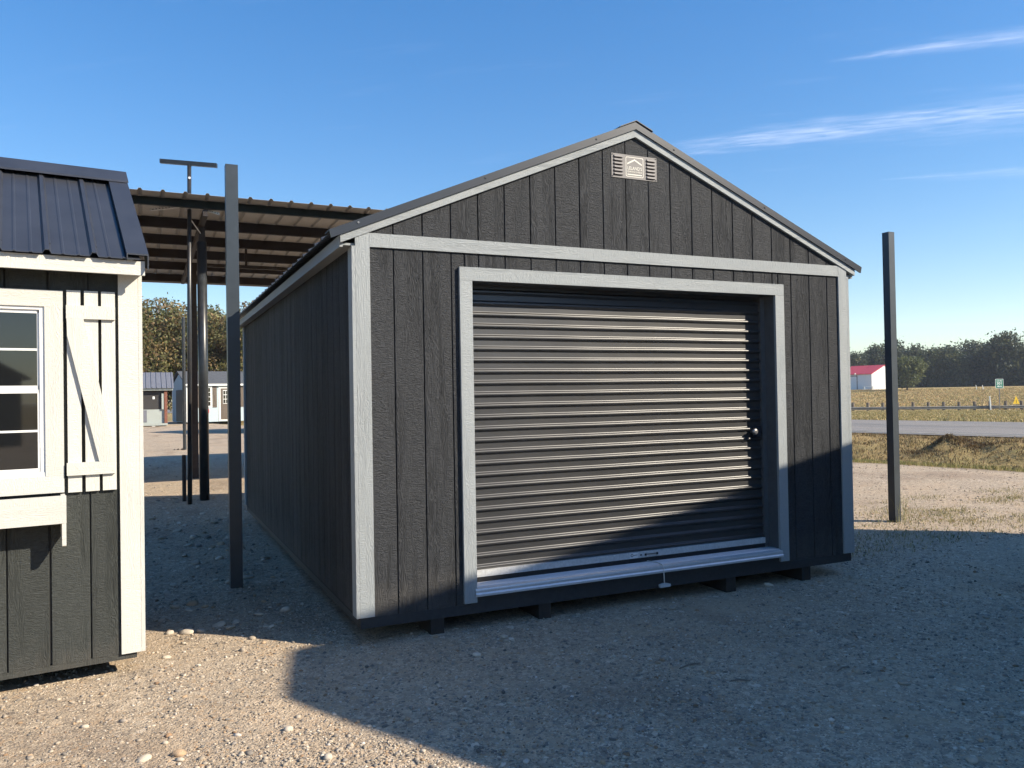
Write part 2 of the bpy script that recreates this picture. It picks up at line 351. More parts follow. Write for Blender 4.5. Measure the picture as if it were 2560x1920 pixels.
def text_mesh(txt, size, name, mat, parent, loc, width=None, align='CENTER', depth=0.0008, yaw=0.0, bold=0.0):
    """flat lettering standing in the plane facing -Y"""
    cu = bpy.data.curves.new(name, 'FONT'); cu.body = txt; cu.size = size; cu.align_x = align; cu.align_y = 'CENTER'; cu.extrude = depth; cu.offset = bold; cu.resolution_u = 3
    o = bpy.data.objects.new(name, cu); COL.objects.link(o)
    bpy.context.view_layer.update()
    me = bpy.data.meshes.new_from_object(o.evaluated_get(bpy.context.evaluated_depsgraph_get()))
    bpy.data.objects.remove(o); bpy.data.curves.remove(cu)
    co = np.empty(len(me.vertices)*3); me.vertices.foreach_get('co', co); co = co.reshape(-1, 3)
    if width: co[:, 0] *= width/(co[:, 0].max()-co[:, 0].min())
    x, y, z = co[:, 0].copy(), co[:, 1].copy(), co[:, 2].copy()
    c, s_ = math.cos(yaw), math.sin(yaw)
    lx, ly = x, -z
    new = np.stack([lx*c - ly*s_ + loc[0], lx*s_ + ly*c + loc[1], y + loc[2]], 1)
    me.vertices.foreach_set('co', new.ravel()); me.update()
    return link(name, me, mat, parent)
def smooth01(x): x = np.clip(x, 0, 1); return x*x*(3-2*x)
# value noise in numpy for terrain
_G = RNG.random((64, 64))
def vnoise(x, y):
    x = np.asarray(x, float); y = np.asarray(y, float)
    xi, yi = np.floor(x).astype(int), np.floor(y).astype(int); fx, fy = smooth01(x-xi), smooth01(y-yi)
    a, b = _G[xi % 64, yi % 64], _G[(xi+1) % 64, yi % 64]; c, d = _G[xi % 64, (yi+1) % 64], _G[(xi+1) % 64, (yi+1) % 64]
    return (a*(1-fx)+b*fx)*(1-fy) + (c*(1-fx)+d*fx)*fy - 0.5
# ------------------------------------------------------------------ terrain
GZ = -0.18
def tcoord(x, y): return x + 0.22*(y-10)
def terrain(x, y):
    """height of the natural ground (grass side)"""
    x = np.asarray(x, float); y = np.asarray(y, float)
    t = tcoord(x, y); h = np.full(np.broadcast(x, y).shape, GZ)
    tt = [-1e6, 12.4, 13.2, 15.6, 19.6, 23.0, 35.5, 37.0, 1e6]
    hh = [GZ, GZ, GZ-0.03, GZ-0.70, GZ-0.06, GZ-0.02, GZ-0.02, GZ-0.05, GZ-0.05]
    h = np.interp(t, tt, hh)
    r = np.hypot(x-CAM.x, y-CAM.y)
    far = np.interp(r, [0, 42, 103, 107, 150, 200, 260, 5000], [GZ-0.05, GZ-0.05, -1.2, -1.2, 0.10, 1.45, 1.75, 1.75])
    ang = np.degrees(np.arctan2(x-CAM.x, y-CAM.y))
    w = smooth01((ang-30)/8.0)*smooth01((130-ang)/20.0)*smooth01((t-36)/4.0)
    h = h*(1-w) + far*w
    bank = smooth01((t-13.5)/1.5)*smooth01((23.0-t)/1.5)
    h = h + bank*0.26*(vnoise(x*1.1, y*1.1) + 0.6*vnoise(x*2.7+9, y*2.7))
    h = h + 0.34*np.exp(-(((x-19.6)/0.6)**2 + ((y-10.2)/0.45)**2)) + 0.08*np.exp(-(((x-20.2)/0.8)**2 + ((y-8.6)/0.6)**2))
    return h
def gravelz(x, y):
    r = np.hypot(np.asarray(x)-1.5, np.asarray(y)+1)
    return terrain(x, y) + 0.03 - 0.03*smooth01((tcoord(x, y)-12.0)/1.2) + 0.018*vnoise(np.asarray(x)*1.3, np.asarray(y)*1.3) + 0.010*vnoise(np.asarray(x)*3.1+5, np.asarray(y)*3.1) - 0.03
def grid(name, X, Y, zf, mat):
    gx, gy = np.meshgrid(X, Y, indexing='ij'); V = np.stack([gx.ravel(), gy.ravel(), zf(gx, gy).ravel()], 1)
    a, b = len(X), len(Y); i, j = np.meshgrid(np.arange(a-1), np.arange(b-1), indexing='ij'); k = (i*b+j).ravel()
    return npmesh(name, V, np.stack([k, k+b, k+b+1, k+1], 1), mat, smooth=True)
def spaced(lo, dlo, dhi, hi, step, gr=1.25):
    c = list(np.arange(dlo, dhi+1e-6, step)); s = step
    while c[-1] < hi: s *= gr; c.append(c[-1]+s)
    s = step
    while c[0] > lo: s *= gr; c.insert(0, c[0]-s)
    return np.array(c)
gnd = struct(grid('ground', spaced(-1400, -6, 36, 1400, 0.45, 1.16), spaced(-1400, -6, 30, 1400, 0.45, 1.16), lambda x, y: terrain(x, y) - 0.05*(1-smooth01((tcoord(x, y)-12.6)/0.5)) + 0.0, 'field'))
# gravel yard: its right edge follows the ditch
tE = lambda y: 12.95 + 0.30*vnoise(y*0.6, 3.3) + 0.15*vnoise(y*2.1, 8.1)
Xs = spaced(-45, -6, 10, 16, 0.22, 1.2); Xs = (Xs-Xs[0])/(Xs[-1]-Xs[0])
Ys = spaced(-45, -4, 10, 63, 0.22, 1.2)
gy_, gx_ = np.meshgrid(Ys, Xs, indexing='xy')
xr = tE(Ys) - 0.22*(Ys-10); XX = -45 + gx_*(xr[None, :]+45); YY = np.broadcast_to(Ys[None, :], XX.shape)
V = np.stack([XX.ravel(), YY.ravel(), gravelz(XX, YY).ravel()], 1); b_ = len(Ys)
ii, jj = np.meshgrid(np.arange(len(Xs)-1), np.arange(b_-1), indexing='ij'); kk = (ii*b_+jj).ravel()
gravel = struct(npmesh('gravel_yard', V, np.stack([kk, kk+b_, kk+b_+1, kk+1], 1), 'gravel', smooth=True))
# road
def strip(name, t0, t1, dz, mat, y0=-60, y1=160, n=60):
    ys = np.linspace(y0, y1, n); ts = np.linspace(t0, t1, 3)
    V, F = [], []
    for yv in ys:
        for tv in ts:
            x = tv-0.22*(yv-10); V.append((x, yv, float(np.interp(tv, [23, 29, 35.6], [GZ-0.02, GZ+0.03, GZ-0.02])) + dz))
    for i in range(n-1):
        for j in range(2): k = i*3+j; F.append((k, k+1, k+4, k+3))
    return npmesh(name, np.array(V), np.array(F), mat, smooth=True)
road = struct(strip('road', 23.4, 35.4, 0.05, 'road'))
for t_ in (24.1, 29.4, 34.7):
    o = strip('road_line', t_-0.07, t_+0.07, 0.058, 'line'); o.parent = road
# ------------------------------------------------------------------ siding boards
PITCH = 0.2032
def boards(parent, edges, zlo, zhi, place, mat, gap=0.0032, th=0.010):
    """upright siding boards between groove positions; zlo/zhi are functions of x; place maps (along, out, z) to 3-D"""
    for a, b in zip(edges[:-1], edges[1:]):
        a1, b1 = a+gap, b-gap
        if b1-a1 < 0.01: continue
        l0, l1, h0, h1 = zlo(a1), zlo(b1), zhi(a1), zhi(b1)
        if max(h0-l0, h1-l1) < 0.015: continue
        h0, h1 = max(h0, l0+0.004), max(h1, l1+0.004)
        e = 0.003
        vs = [place(a1, 0, l0), place(b1, 0, l1), place(b1, 0, h1), place(a1, 0, h0),
              place(a1, th-e, l0), place(b1, th-e, l1), place(b1, th-e, h1), place(a1, th-e, h0),
              place(a1+e, th, l0), place(b1-e, th, l1), place(b1-e, th, h1), place(a1+e, th, h0)]
        fs = [(3, 2, 1, 0), (8, 9, 10, 11), (0, 1, 5, 4), (2, 3, 7, 6), (1, 2, 6, 5), (3, 0, 4, 7), (4, 8, 11, 7), (9, 5, 6, 10), (4, 5, 9, 8), (6, 7, 11, 10)]
        MB().add(vs, fs).obj('siding_board', mat, parent)
# ------------------------------------------------------------------ main garage shed
SW, SL, XC, SLOPE = 4.337, 6.23, 2.168, 0.42
shed = thing('garage_shed', 'charcoal garage shed with grey trim and a roll-up door', 'shed', (XC, SL/2, GZ), world=True)
roofz = lambda x: 3.475 - SLOPE*abs(x-XC)
# backing walls (seen only in the grooves)
bw = MB(); bw.prism([(0.01, -0.02), (0.80, -0.02), (0.80, 2.62), (0.01, 2.40)], 0.0, 0.05)
bw.prism([(3.53, -0.02), (SW-0.01, -0.02), (SW-0.01, 2.40), (3.53, 2.62)], 0.0, 0.05)
bw.prism([(0.80, 2.22), (3.53, 2.22), (3.53, 2.70), (XC, 3.40), (0.80, 2.70)], 0.001, 0.05)
bw.obj('front_wall', 'groove', shed)
gx = [0.2568+PITCH*i for i in range(20)]
edges = [0.012] + gx + [SW-0.012]
P_front = lambda a, o, z: (a, -o, z)
under = lambda x: 3.40 - SLOPE*abs(x-XC)
def col_split(edges, cuts):
    e = sorted(set(edges + cuts)); return e
boards(shed, [e for e in edges if e < 0.76]+[0.76], lambda x: -0.005, lambda x: 2.45, P_front, 'siding')
boards(shed, [3.57]+[e for e in edges if e > 3.57], lambda x: -0.005, lambda x: 2.45, P_front, 'siding')
boards(shed, [0.76]+[e for e in edges if 0.76 < e < 3.57]+[3.57], lambda x: 2.26, lambda x: 2.45, P_front, 'siding')
boards(shed, edges[:11]+[XC]+edges[11:] if not any(abs(e-XC) < 0.01 for e in edges) else edges, lambda x: 2.455, under, P_front, 'siding') if False else None
ge = sorted(edges)
for a, b in zip(ge[:-1], ge[1:]):      # gable boards, the one under the ridge gets its own peak
    if a < XC < b:
        a1, b1 = a+0.0032, b-0.0032
        MB().prism([(a1, 2.455), (b1, 2.455), (b1, under(b1)), (XC, under(XC)), (a1, under(a1))], -0.010, 0.0).obj('siding_board', 'siding', shed)
    else:
        boards(shed, [a, b], lambda x: 2.455, under, P_front, 'siding')
# side walls and rear wall
for nm, xs, sg in (('side_wall', 0.0, -1), ('side_wall', SW, 1)):
    MB().box(min(xs, xs-sg*0.05), max(xs, xs-sg*0.05), 0.051, SL-0.051, -0.02, 2.40).obj(nm, 'groove', shed)
    ye = [0.05+PITCH*i for i in range(int(SL/PITCH)+1)]; ye[-1] = SL-0.012
    boards(shed, ye, lambda y: -0.005, lambda y: 2.41, (lambda xs, sg: lambda a, o, z: (xs+sg*(o-0.008), a, z))(xs, sg), 'siding')
MB().prism([(0.01, -0.02), (SW-0.01, -0.02), (SW-0.01, 2.40), (XC, 3.36), (0.01, 2.40)], SL-0.05, SL).obj('rear_wall', 'siding', shed)
# trims
T = 0.024
for x0 in (0.0, SW-0.095):
    MB().prism([(x0, 0), (x0+0.095, 0), (x0+0.095, under(x0+0.095)-0.02), (x0, under(x0)-0.02)], -T, 0.0005).obj('corner_trim', 'trim_z', shed)
for x0, x1 in ((-0.024, -0.001), (SW+0.001, SW+0.024)):
    for y0, y1 in ((-T, 0.085), (SL-0.085, SL+0.01)):
        MB().box(x0, x1, y0, y1, 0.0, 2.405).obj('corner_trim', 'trim_z', shed)
box('band_trim', 'trim_x', shed, 0.096, SW-0.096, -T+0.001, 0.0, 2.4048, 2.4956)
MB().prism([(XC-2.265, 3.371-SLOPE*2.265), (XC, 3.371), (XC, 3.44), (XC-2.265, 3.44-SLOPE*2.265)], -0.031, -0.002).obj('rake_trim', 'trim_x', shed)
MB().prism([(XC, 3.371), (XC+2.265, 3.371-SLOPE*2.265), (XC+2.265, 3.44-SLOPE*2.265), (XC, 3.44)], -0.031, -0.002).obj('rake_trim', 'trim_x', shed)
for sg in (-1, 1):
    xa = XC+sg*2.265; zb = 3.371-SLOPE*2.265
    x0, x1 = sorted((xa, xa-sg*0.022))
    box('fascia', 'trim_y', shed, x0, x1, -0.0015, SL+0.03, zb-0.022, zb+0.052)
    x0, x1 = sorted((xa-sg*0.022, 0.0 if sg < 0 else SW))
    box('soffit', 'trim_y', shed, x0, x1, -0.001, SL+0.02, zb-0.010, zb+0.004)
# door casing
D0, D1, DT = 0.808, 3.517, 2.214
box('door_casing', 'trim_x', shed, D0-0.092, D1+0.092, -0.034, -0.0105, DT, DT+0.092)
box('door_casing', 'trim_z', shed, D0-0.092, D0, -0.034, -0.0105, 0.006, DT-0.001)
box('door_casing', 'trim_z', shed, D1, D1+0.092, -0.034, -0.0105, 0.006, DT-0.001)
box('door_jamb', 'jamb', shed, D0-0.03, D0+0.001, -0.011, 0.16, 0.08, DT)
box('door_jamb', 'jamb', shed, D1-0.001, D1+0.03, -0.011, 0.16, 0.08, DT)
box('door_header', 'jamb', shed, D0-0.03, D1+0.03, -0.0112, 0.17, DT-0.002, DT+0.03)
# roll-up door
door = None
def door_profile():
    p = []; per = 0.0815; z = 2.30; y0 = 0.128; d = 0.016
    raw = [(0.0, 0), (0.002, 0), (0.033, 0), (0.035, 0), (0.0375, 0.0012), (0.039, 0.0035), (0.0397, 0.0046), (0.0463, d-0.0046), (0.047, d-0.0035), (0.0485, d-0.0012), (0.051, d), (0.053, d), (0.059, d), (0.061, d), (0.0635, d-0.0012), (0.065, d-0.0035), (0.0658, d-0.0045), (0.0737, 0.0045), (0.0745, 0.0035), (0.0765, 0.0012), (0.0790, 0)]
    while z > 0.20:
        for dz, dy in raw:
            if z-dz > 0.185: p.append((y0-dy, z-dz))
        z -= per
    return p
pr = door_profile(); n = len(pr); dv, df = [], []
xsn = [D0+0.002+i*(D1-D0-0.004)/24 for i in range(25)]
for (yy, zz) in pr:
    for i, x in enumerate(xsn): dv.append((x, yy + 0.0011*math.sin(x*7+zz*3) + 0.0006*math.sin(x*17+zz*11), zz + 0.0006*math.sin(x*5.1+1.3)))
for i in range(n-1):
    for j in range(24): k = i*25+j; df.append((k, k+1, k+26, k+25))
door = MB().add(dv, df).obj('roll_up_door', 'door', shed, smooth=True, fix=False)
if door.data.polygons[0].normal.y > 0: door.data.flip_normals()
box('door_guide', 'jamb', shed, D1-0.045, D1-0.0015, 0.098, 0.16, 0.115, DT-0.003)
box('door_guide', 'jamb', shed, D0+0.0015, D0+0.03, 0.105, 0.16, 0.115, DT-0.003)
bar = box('bottom_bar', 'galv', shed, D0+0.03, D1-0.046, 0.094, 0.140, 0.146, 0.192)
box('door_seal', 'rubber', shed, D0+0.03, D1-0.046, 0.100, 0.138, 0.108, 0.1455)
st = box('sticker', 'sticker', bar, 2.128, 2.202, 0.0915, 0.0939, 0.149, 0.187)
MB().tube([(2.145+0.010*math.cos(a), 0.0908, 0.172+0.010*math.sin(a)) for a in [i*math.pi/8 for i in range(17)]], 0.0022, 6, False).obj('logo_ring', 'print', bar)
MB().box(2.160, 2.196, 0.0908, 0.0914, 0.170, 0.1735).obj('print_line', 'print', bar)
box('slide_slot', 'slot', bar, 2.222, 2.236, 0.0915, 0.0939, 0.163, 0.174)
box('slide_bolt', 'knob', bar, 2.262, 2.372, 0.086, 0.0938, 0.166, 0.173)
for x in (2.258, 2.366): box('bolt_slot', 'slot', bar, x, x+0.016, 0.0845, 0.0858, 0.160, 0.178)
# sill
sill = MB(); prof = [(0.160, 0.098), (0.160, 0.110), (0.112, 0.110)]
for k in range(5):
    y = 0.100-k*0.024; prof += [(y, 0.108), (y-0.003, 0.112), (y-0.016, 0.112), (y-0.019, 0.108)]
prof += [(-0.020, 0.108), (-0.040, 0.098), (-0.044, 0.088), (-0.044, 0.072), (-0.052, 0.062), (-0.052, 0.048), (-0.040, 0.046), (-0.036, 0.092), (0.0, 0.098)]
n = len(prof); sx0, sx1 = D0-0.002, D1+0.002
sill.add([(sx0-0.012*(y < -0.036), y, z) for y, z in prof]+[(sx1+0.012*(y < -0.036), y, z) for y, z in prof], [(i, (i+1) % n, (i+1) % n+n, i+n) for i in range(n)]+[tuple(range(n))[::-1], tuple(range(n, 2*n))])
sill.obj('door_sill', 'alu', shed)
# pull cord
cord = MB().tube([(2.285, 0.095, 0.116), (2.30, 0.06, 0.117), (2.318, 0.0, 0.117), (2.328, -0.040, 0.108), (2.330, -0.059, 0.085), (2.331, -0.060, 0.03), (2.334, -0.060, -0.035)], 0.0042, 8).obj('pull_cord', 'rope', shed, smooth=True)
MB().prism([(2.288, -0.058), (2.380, -0.058), (2.382, -0.038), (2.345, -0.030), (2.323, -0.030), (2.287, -0.038)], -0.074, -0.048).obj('cord_handle', 'handle', cord)
# lock
kx, kz = 3.362, 1.083
lockp = box('lock_plate', 'flash', shed, kx+0.012, kx+0.085, 0.094, 0.112, kz-0.045, kz+0.045)
kb = MB()
ang = [i*2*math.pi/18 for i in range(18)]
prof2 = [(0.115, 0.014), (0.085, 0.015), (0.082, 0.024), (0.066, 0.027), (0.058, 0.023), (0.055, 0.010)]
kv = [(kx+r_*math.cos(a), y, kz+r_*math.sin(a)) for y, r_ in prof2 for a in ang]
kf = [(i*18+j, i*18+(j+1) % 18, (i+1)*18+(j+1) % 18, (i+1)*18+j) for i in range(5) for j in range(18)]+[tuple(range(90, 108))]
kb.add(kv, kf).obj('lock_knob', 'knob', shed, smooth=True)
# rim boards, skids
box('rim_board', 'rim', shed, 0.004, SW-0.004, -0.012, 0.03, -0.072, -0.006)
box('rim_board', 'rim', shed, 0.002, 0.036, 0.031, SL-0.01, -0.072, -0.006)
box('rim_board', 'rim', shed, SW-0.036, SW-0.002, 0.031, SL-0.01, -0.072, -0.006)
box('floor_deck', 'rim', shed, D0-0.05, D1+0.05, -0.0135, 0.05, -0.0055, 0.0955)
for x in (0.48, 1.29, 2.968, 3.77):
    MB().box(x, x+0.095, -0.006, SL-0.05, GZ-0.035, -0.0725).obj('skid', 'skid', shed)
# roof
def ribbed(name, mat, parent, y0, y1, low, high, rib=0.2286, h=0.02, off=0.0, pos=None):
    """sheet with ribs running from low (x,z) to high (x,z), stepped along y"""
    prof = [(y0, 0.0)]; y = y0+off
    while y < y1-0.05:
        for dy, dz in ((-0.022, 0), (-0.010, h), (0.010, h), (0.022, 0)):
            if y0 < y+dy < y1: prof.append((y+dy, dz))
        for q in (0.0762, 0.1524):
            if y+q+0.012 < y1: prof += [(y+q-0.010, 0), (y+q-0.004, h*0.18), (y+q+0.004, h*0.18), (y+q+0.010, 0)]
        y += rib
    prof.append((y1, 0.0)); th = 0.004
    vs = []
    for dz0 in (0, -th):
        for (x, z) in (low, high):
            for (yy, dz) in prof: vs.append((x, yy, z+dz+dz0) if pos is None else pos(x, yy, z+dz+dz0))
    k = len(prof); fs = []
    for i in range(k-1):
        fs += [(i, i+1, k+i+1, k+i), (2*k+i+1, 2*k+i, 3*k+i, 3*k+i+1), (i+1, i, 2*k+i, 2*k+i+1), (k+i, k+i+1, 3*k+i+1, 3*k+i)]
    return MB().add(vs, fs).obj(name, mat, parent, fix=True)
for sg in (-1, 1):
    xe = XC+sg*2.325
    ribbed('roof_panel', 'roof', shed, -0.031, SL+0.06, (xe, 3.462-SLOPE*2.325), (XC, 3.462), off=0.09)
    fl = MB().prism([(XC, 3.427), (xe-sg*0.0, 3.427-SLOPE*2.34), (xe+sg*0.012, 3.478-SLOPE*2.34), (XC, 3.482)], -0.044, -0.0315).obj('gable_flashing', 'flash', shed)
    MB().prism([(XC, 3.472), (xe+sg*0.012, 3.472-SLOPE*2.337), (xe+sg*0.012, 3.480-SLOPE*2.337), (XC, 3.480)], -0.0312, 0.10).obj('gable_flashing', 'flash', shed)
    for d in (0.35, 1.25, 2.15):
        MB().tube([(XC+sg*d, -0.043, 3.457-SLOPE*d), (XC+sg*d, -0.049, 3.457-SLOPE*d)], 0.007, 8).obj('flashing_screw', 'knob' if d > 2 and sg < 0 else 'flash', fl)
cap = MB()
for y0, y1 in ((-0.052, SL+0.07),):
    cap.prism([(XC-0.15, 3.424), (XC-0.138, 3.436), (XC, 3.494), (XC+0.138, 3.436), (XC+0.15, 3.424), (XC+0.13, 3.432), (XC, 3.488), (XC-0.13, 3.432)], y0, y1)
cap.obj('ridge_cap', 'flash', shed)
# gable vent plate
vent = box('vent_plate', 'vent', shed, 1.960, 2.368, -0.0145, -0.0102, 3.051, 3.233)
def louver(xc, zc):
    hw, hh = 0.043, 0.0105; v, f = [], []
    m = 14
    rim = []
    for i in range(m):
        a = math.pi/2 + math.pi*i/(m-1) if i < m else 0
        rim.append((-hw+hh + hh*math.cos(a), hh*math.sin(a)))
    for i in range(m):
        a = -math.pi/2 + math.pi*i/(m-1); rim.append((hw-hh + hh*math.cos(a), hh*math.sin(a)))
    k = len(rim)
    v = [(xc+x, -0.0146, zc+z) for x, z in rim] + [(xc+x*0.86, -0.0146-0.011*(0.75-0.25*z/hh), zc+z*0.62) for x, z in rim]
    f = [(i, (i+1) % k, (i+1) % k+k, i+k) for i in range(k)] + [tuple(range(k, 2*k))]
    o = MB().add(v, f).obj('louver', 'vent', vent, smooth=False)
    sv = [(xc+x*1.0-0.003, -0.01475, zc+z*0.55-0.010) for x, z in rim]
    MB().add(sv, [tuple(range(k))]).obj('slot', 'slot', o)
for i in range(6):
    louver(2.018, 3.213-i*0.0266); louver(2.312, 3.207-i*0.0266)
lx0, lx1, lz0, lz1 = 2.086, 2.246, 3.066, 3.218
ring = []
def rr(x0, x1, z0, z1, r):
    o = []
    for cx, cz, a0 in ((x1-r, z1-r, 0), (x0+r, z1-r, 90), (x0+r, z0+r, 180), (x1-r, z0+r, 270)):
        for k in range(5): a = R(a0+k*22.5); o.append((cx+r*math.cos(a), cz+r*math.sin(a)))
    return o
o1, o2 = rr(lx0, lx1, lz0, lz1, 0.012), rr(lx0+0.005, lx1-0.005, lz0+0.005, lz1-0.005, 0.009); k = len(o1)
MB().add([(x, -0.0152, z) for x, z in o1+o2], [(i, (i+1) % k, (i+1) % k+k, i+k) for i in range(k)]).obj('logo_frame', 'logo', vent)
xm = (lx0+lx1)/2
MB().prism([(lx0+0.014, 3.158), (xm, 3.192), (lx1-0.014, 3.158), (lx1-0.014, 3.170), (xm, 3.204), (lx0+0.014, 3.170)], -0.0155, -0.0146).obj('logo_roof', 'logo', vent)
text_mesh("LELAND'S", 0.036, 'logo_lettering', 'logo', vent, (xm, -0.0150, 3.131), width=0.130, bold=0.0006)
text_mesh("BARNS & SHEDS", 0.017, 'logo_lettering', 'logo', vent, (xm, -0.0150, 3.105), width=0.130, bold=0.0003)
MB().box(lx0+0.014, lx1-0.014, -0.0155, -0.0146, 3.080, 3.088).obj('logo_bar', 'logo', vent)
for x in (1.969, 2.359):
    for z in (3.060, 3.224): MB().tube([(x, -0.0146, z), (x, -0.018, z)], 0.004, 8).obj('vent_screw', 'slot', vent)
# ------------------------------------------------------------------ white trimmed garden shed at left
LA = 0.125
gs = thing('garden_shed', 'black garden shed with cream white trim, window box and plank shutter', 'shed', (-1.281, 0.101, GZ), LA)
LW, LD, ZL = 3.05, 1.80, 0.18        # local z is measured from the ground
z_ = lambda z: z+ZL
MB().box(-LW+0.02, -0.02, 0.0, 0.05, z_(-0.04), z_(2.16)).obj('front_wall', 'groove', gs)
fe = [-LW+0.1]+sorted(-(0.259+PITCH*i) for i in range(14) if 0.259+PITCH*i < LW-0.1)+[-0.05]
wx0, wx1, wz0, wz1 = -1.13, -0.478, 1.013, 1.961
boards(gs, [e for e in fe if e > -0.46], lambda x: z_(-0.045), lambda x: z_(2.17), P_front, 'siding_l') if False else None
inw = lambda e: wx0-0.02 < e < wx1+0.02
boards(gs, [e for e in fe if e <= wx0-0.02]+[wx0-0.02], lambda x: z_(-0.045), lambda x: z_(2.17), P_front, 'siding_l')
boards(gs, [wx1+0.02]+[e for e in fe if e >= wx1+0.02], lambda x: z_(-0.045), lambda x: z_(2.17), P_front, 'siding_l')
wcol = [wx0-0.02]+[e for e in fe if inw(e)]+[wx1+0.02]
boards(gs, wcol, lambda x: z_(-0.045), lambda x: z_(wz0-0.02), P_front, 'siding_l'); boards(gs, wcol, lambda x: z_(wz1+0.02), lambda x: z_(2.17), P_front, 'siding_l')
box('corner_trim', 'white_z', gs, -0.105, 0.0, -0.026, 0.0, z_(-0.045), z_(2.17))
box('corner_trim', 'white_z', gs, 0.001, 0.022, -0.026, 0.085, z_(-0.045), z_(2.17))
box('corner_trim', 'white_z', gs, -LW, -LW+0.105, -0.026, 0.0, z_(-0.045), z_(2.17))
MB().prism([(0.0, z_(-0.04)), (LD, z_(-0.04)), (LD, z_(2.16)), (LD/2, z_(2.84)), (0.0, z_(2.16))], -0.05, 0.0, 'x').obj('side_wall', 'siding_l', gs)
MB().prism([(0.0, z_(-0.04)), (LD, z_(-0.04)), (LD, z_(2.16)), (LD/2, z_(2.84)), (0.0, z_(2.16))], -LW, -LW+0.05, 'x').obj('side_wall', 'siding_l', gs)
box('rear_wall', 'siding_l', gs, -LW+0.05, -0.05, LD-0.05, LD, z_(-0.04), z_(2.16))
box('fascia', 'white_x', gs, -LW-0.02, 0.024, -0.150, -0.128, z_(2.150), z_(2.232))
box('soffit', 'white_x', gs, -LW-0.02, 0.022, -0.1275, -0.0, z_(2.172), z_(2.184))
rl, rh = (-0.180, z_(2.238)), (LD/2, z_(2.96))
def lp(side):
    def f(x, y, z):
        return (y, x if side == 0 else LD-x, z)
    return f
ribbed('roof_panel', 'roof_l', gs, -LW-0.03, -0.005, rl, rh, off=LW+0.03-0.239-0.2286*12+0.0, pos=lp(0), h=0.021)
ribbed('roof_panel', 'roof_l', gs, -LW-0.03, -0.005, rl, rh, off=0.1, pos=lp(1), h=0.021)
sl_ = (rh[1]-rl[1])/(rh[0]-rl[0])
for s_ in (0, 1):
    q = lp(s_)
    for xx in (-0.075, -LW-0.04):
        v = []
        for (a, b) in ((rl[0]-0.006, rl[1]-sl_*0.006), (rh[0], rh[1])):
            for dx, dz in ((0, 0.006), (0, 0.034), (0.115, 0.034), (0.115, -0.055), (0.109, -0.055), (0.109, 0.026), (0.006, 0.026), (0.006, 0.006)): v.append(q(a, xx+dx, b+dz))
        f = [(i, (i+1) % 8, (i+1) % 8+8, i+8) for i in range(8)]+[tuple(range(8)), tuple(range(15, 7, -1))]
        MB().add(v, f).obj('gable_flashing', 'roof_l', gs)
MB().prism([(LD/2-0.14, rh[1]-0.055), (LD/2-0.13, rh[1]-0.04), (LD/2, rh[1]+0.055), (LD/2+0.13, rh[1]-0.04), (LD/2+0.14, rh[1]-0.055), (LD/2, rh[1]+0.04)], -LW-0.05, 0.045, 'x').obj('ridge_cap', 'roof_l', gs)
for i in range(12):
    x = -0.239-0.2286*i+0.115
    if x < -LW: break
    MB().tube([(x-0.1, rl[0]+0.09, rl[1]+0.09*sl_), (x-0.1, rl[0]+0.086, rl[1]+0.09*sl_+0.010)], 0.006, 6).obj('roof_screw', 'roof_l', gs)
# window
win = MB().box(wx0-0.02, wx1+0.02, -0.004, 0.02, z_(wz0-0.02), z_(wz1+0.02)).obj('window', 'darkwall', gs)
for nm, b in (('window_casing', (wx0-0.09, wx1+0.09, wz1, wz1+0.092)), ('window_casing', (wx0-0.09, wx1+0.09, wz0-0.095, wz0))):
    box(nm, 'white_x', gs, b[0], b[1], -0.034, -0.0105, z_(b[2]), z_(b[3]))
for a, b in ((wx0-0.09, wx0), (wx1, wx1+0.09)): box('window_casing', 'white_z', gs, a, b, -0.0345, -0.0104, z_(wz0+0.0005), z_(wz1-0.0005))
fr = MB(); w = 0.024
fr.box(wx0, wx1, -0.024, -0.004, z_(wz1-0.018), z_(wz1)); fr.box(wx0, wx1, -0.028, -0.004, z_(wz0), z_(wz0+0.024))
fr.box(wx0, wx0+w, -0.024, -0.0041, z_(wz0+0.024), z_(wz1-0.018)); fr.box(wx1-w, wx1, -0.024, -0.0041, z_(wz0+0.024), z_(wz1-0.018))
fr.obj('window_frame', 'vinyl', win)
for (a, b, yo) in ((1.497, 1.943, -0.012), (1.037, 1.497, -0.019)):
    x0, x1 = wx0+w, wx1-w
    s = MB(); q = 0.012
    s.box(x0, x1, yo, yo+0.006, z_(b-0.020), z_(b)); s.box(x0, x1, yo, yo+0.006, z_(a), z_(a+0.022))
    s.box(x0, x0+q, yo, yo+0.0059, z_(a), z_(b)); s.box(x1-q, x1, yo, yo+0.0059, z_(a), z_(b))
    s.obj('sash', 'vinyl', win)
    box('muntin', 'vinyl', win, x0+q, x1-q, yo+0.0005, yo+0.004, z_((a+b)/2-0.006), z_((a+b)/2+0.006))
    for c, d in ((a+0.022, (a+b)/2-0.006), ((a+b)/2+0.006, b-0.020)):
        box('pane', 'glass', win, x0+q, x1-q, yo+0.003, yo+0.0055, z_(c), z_(d))
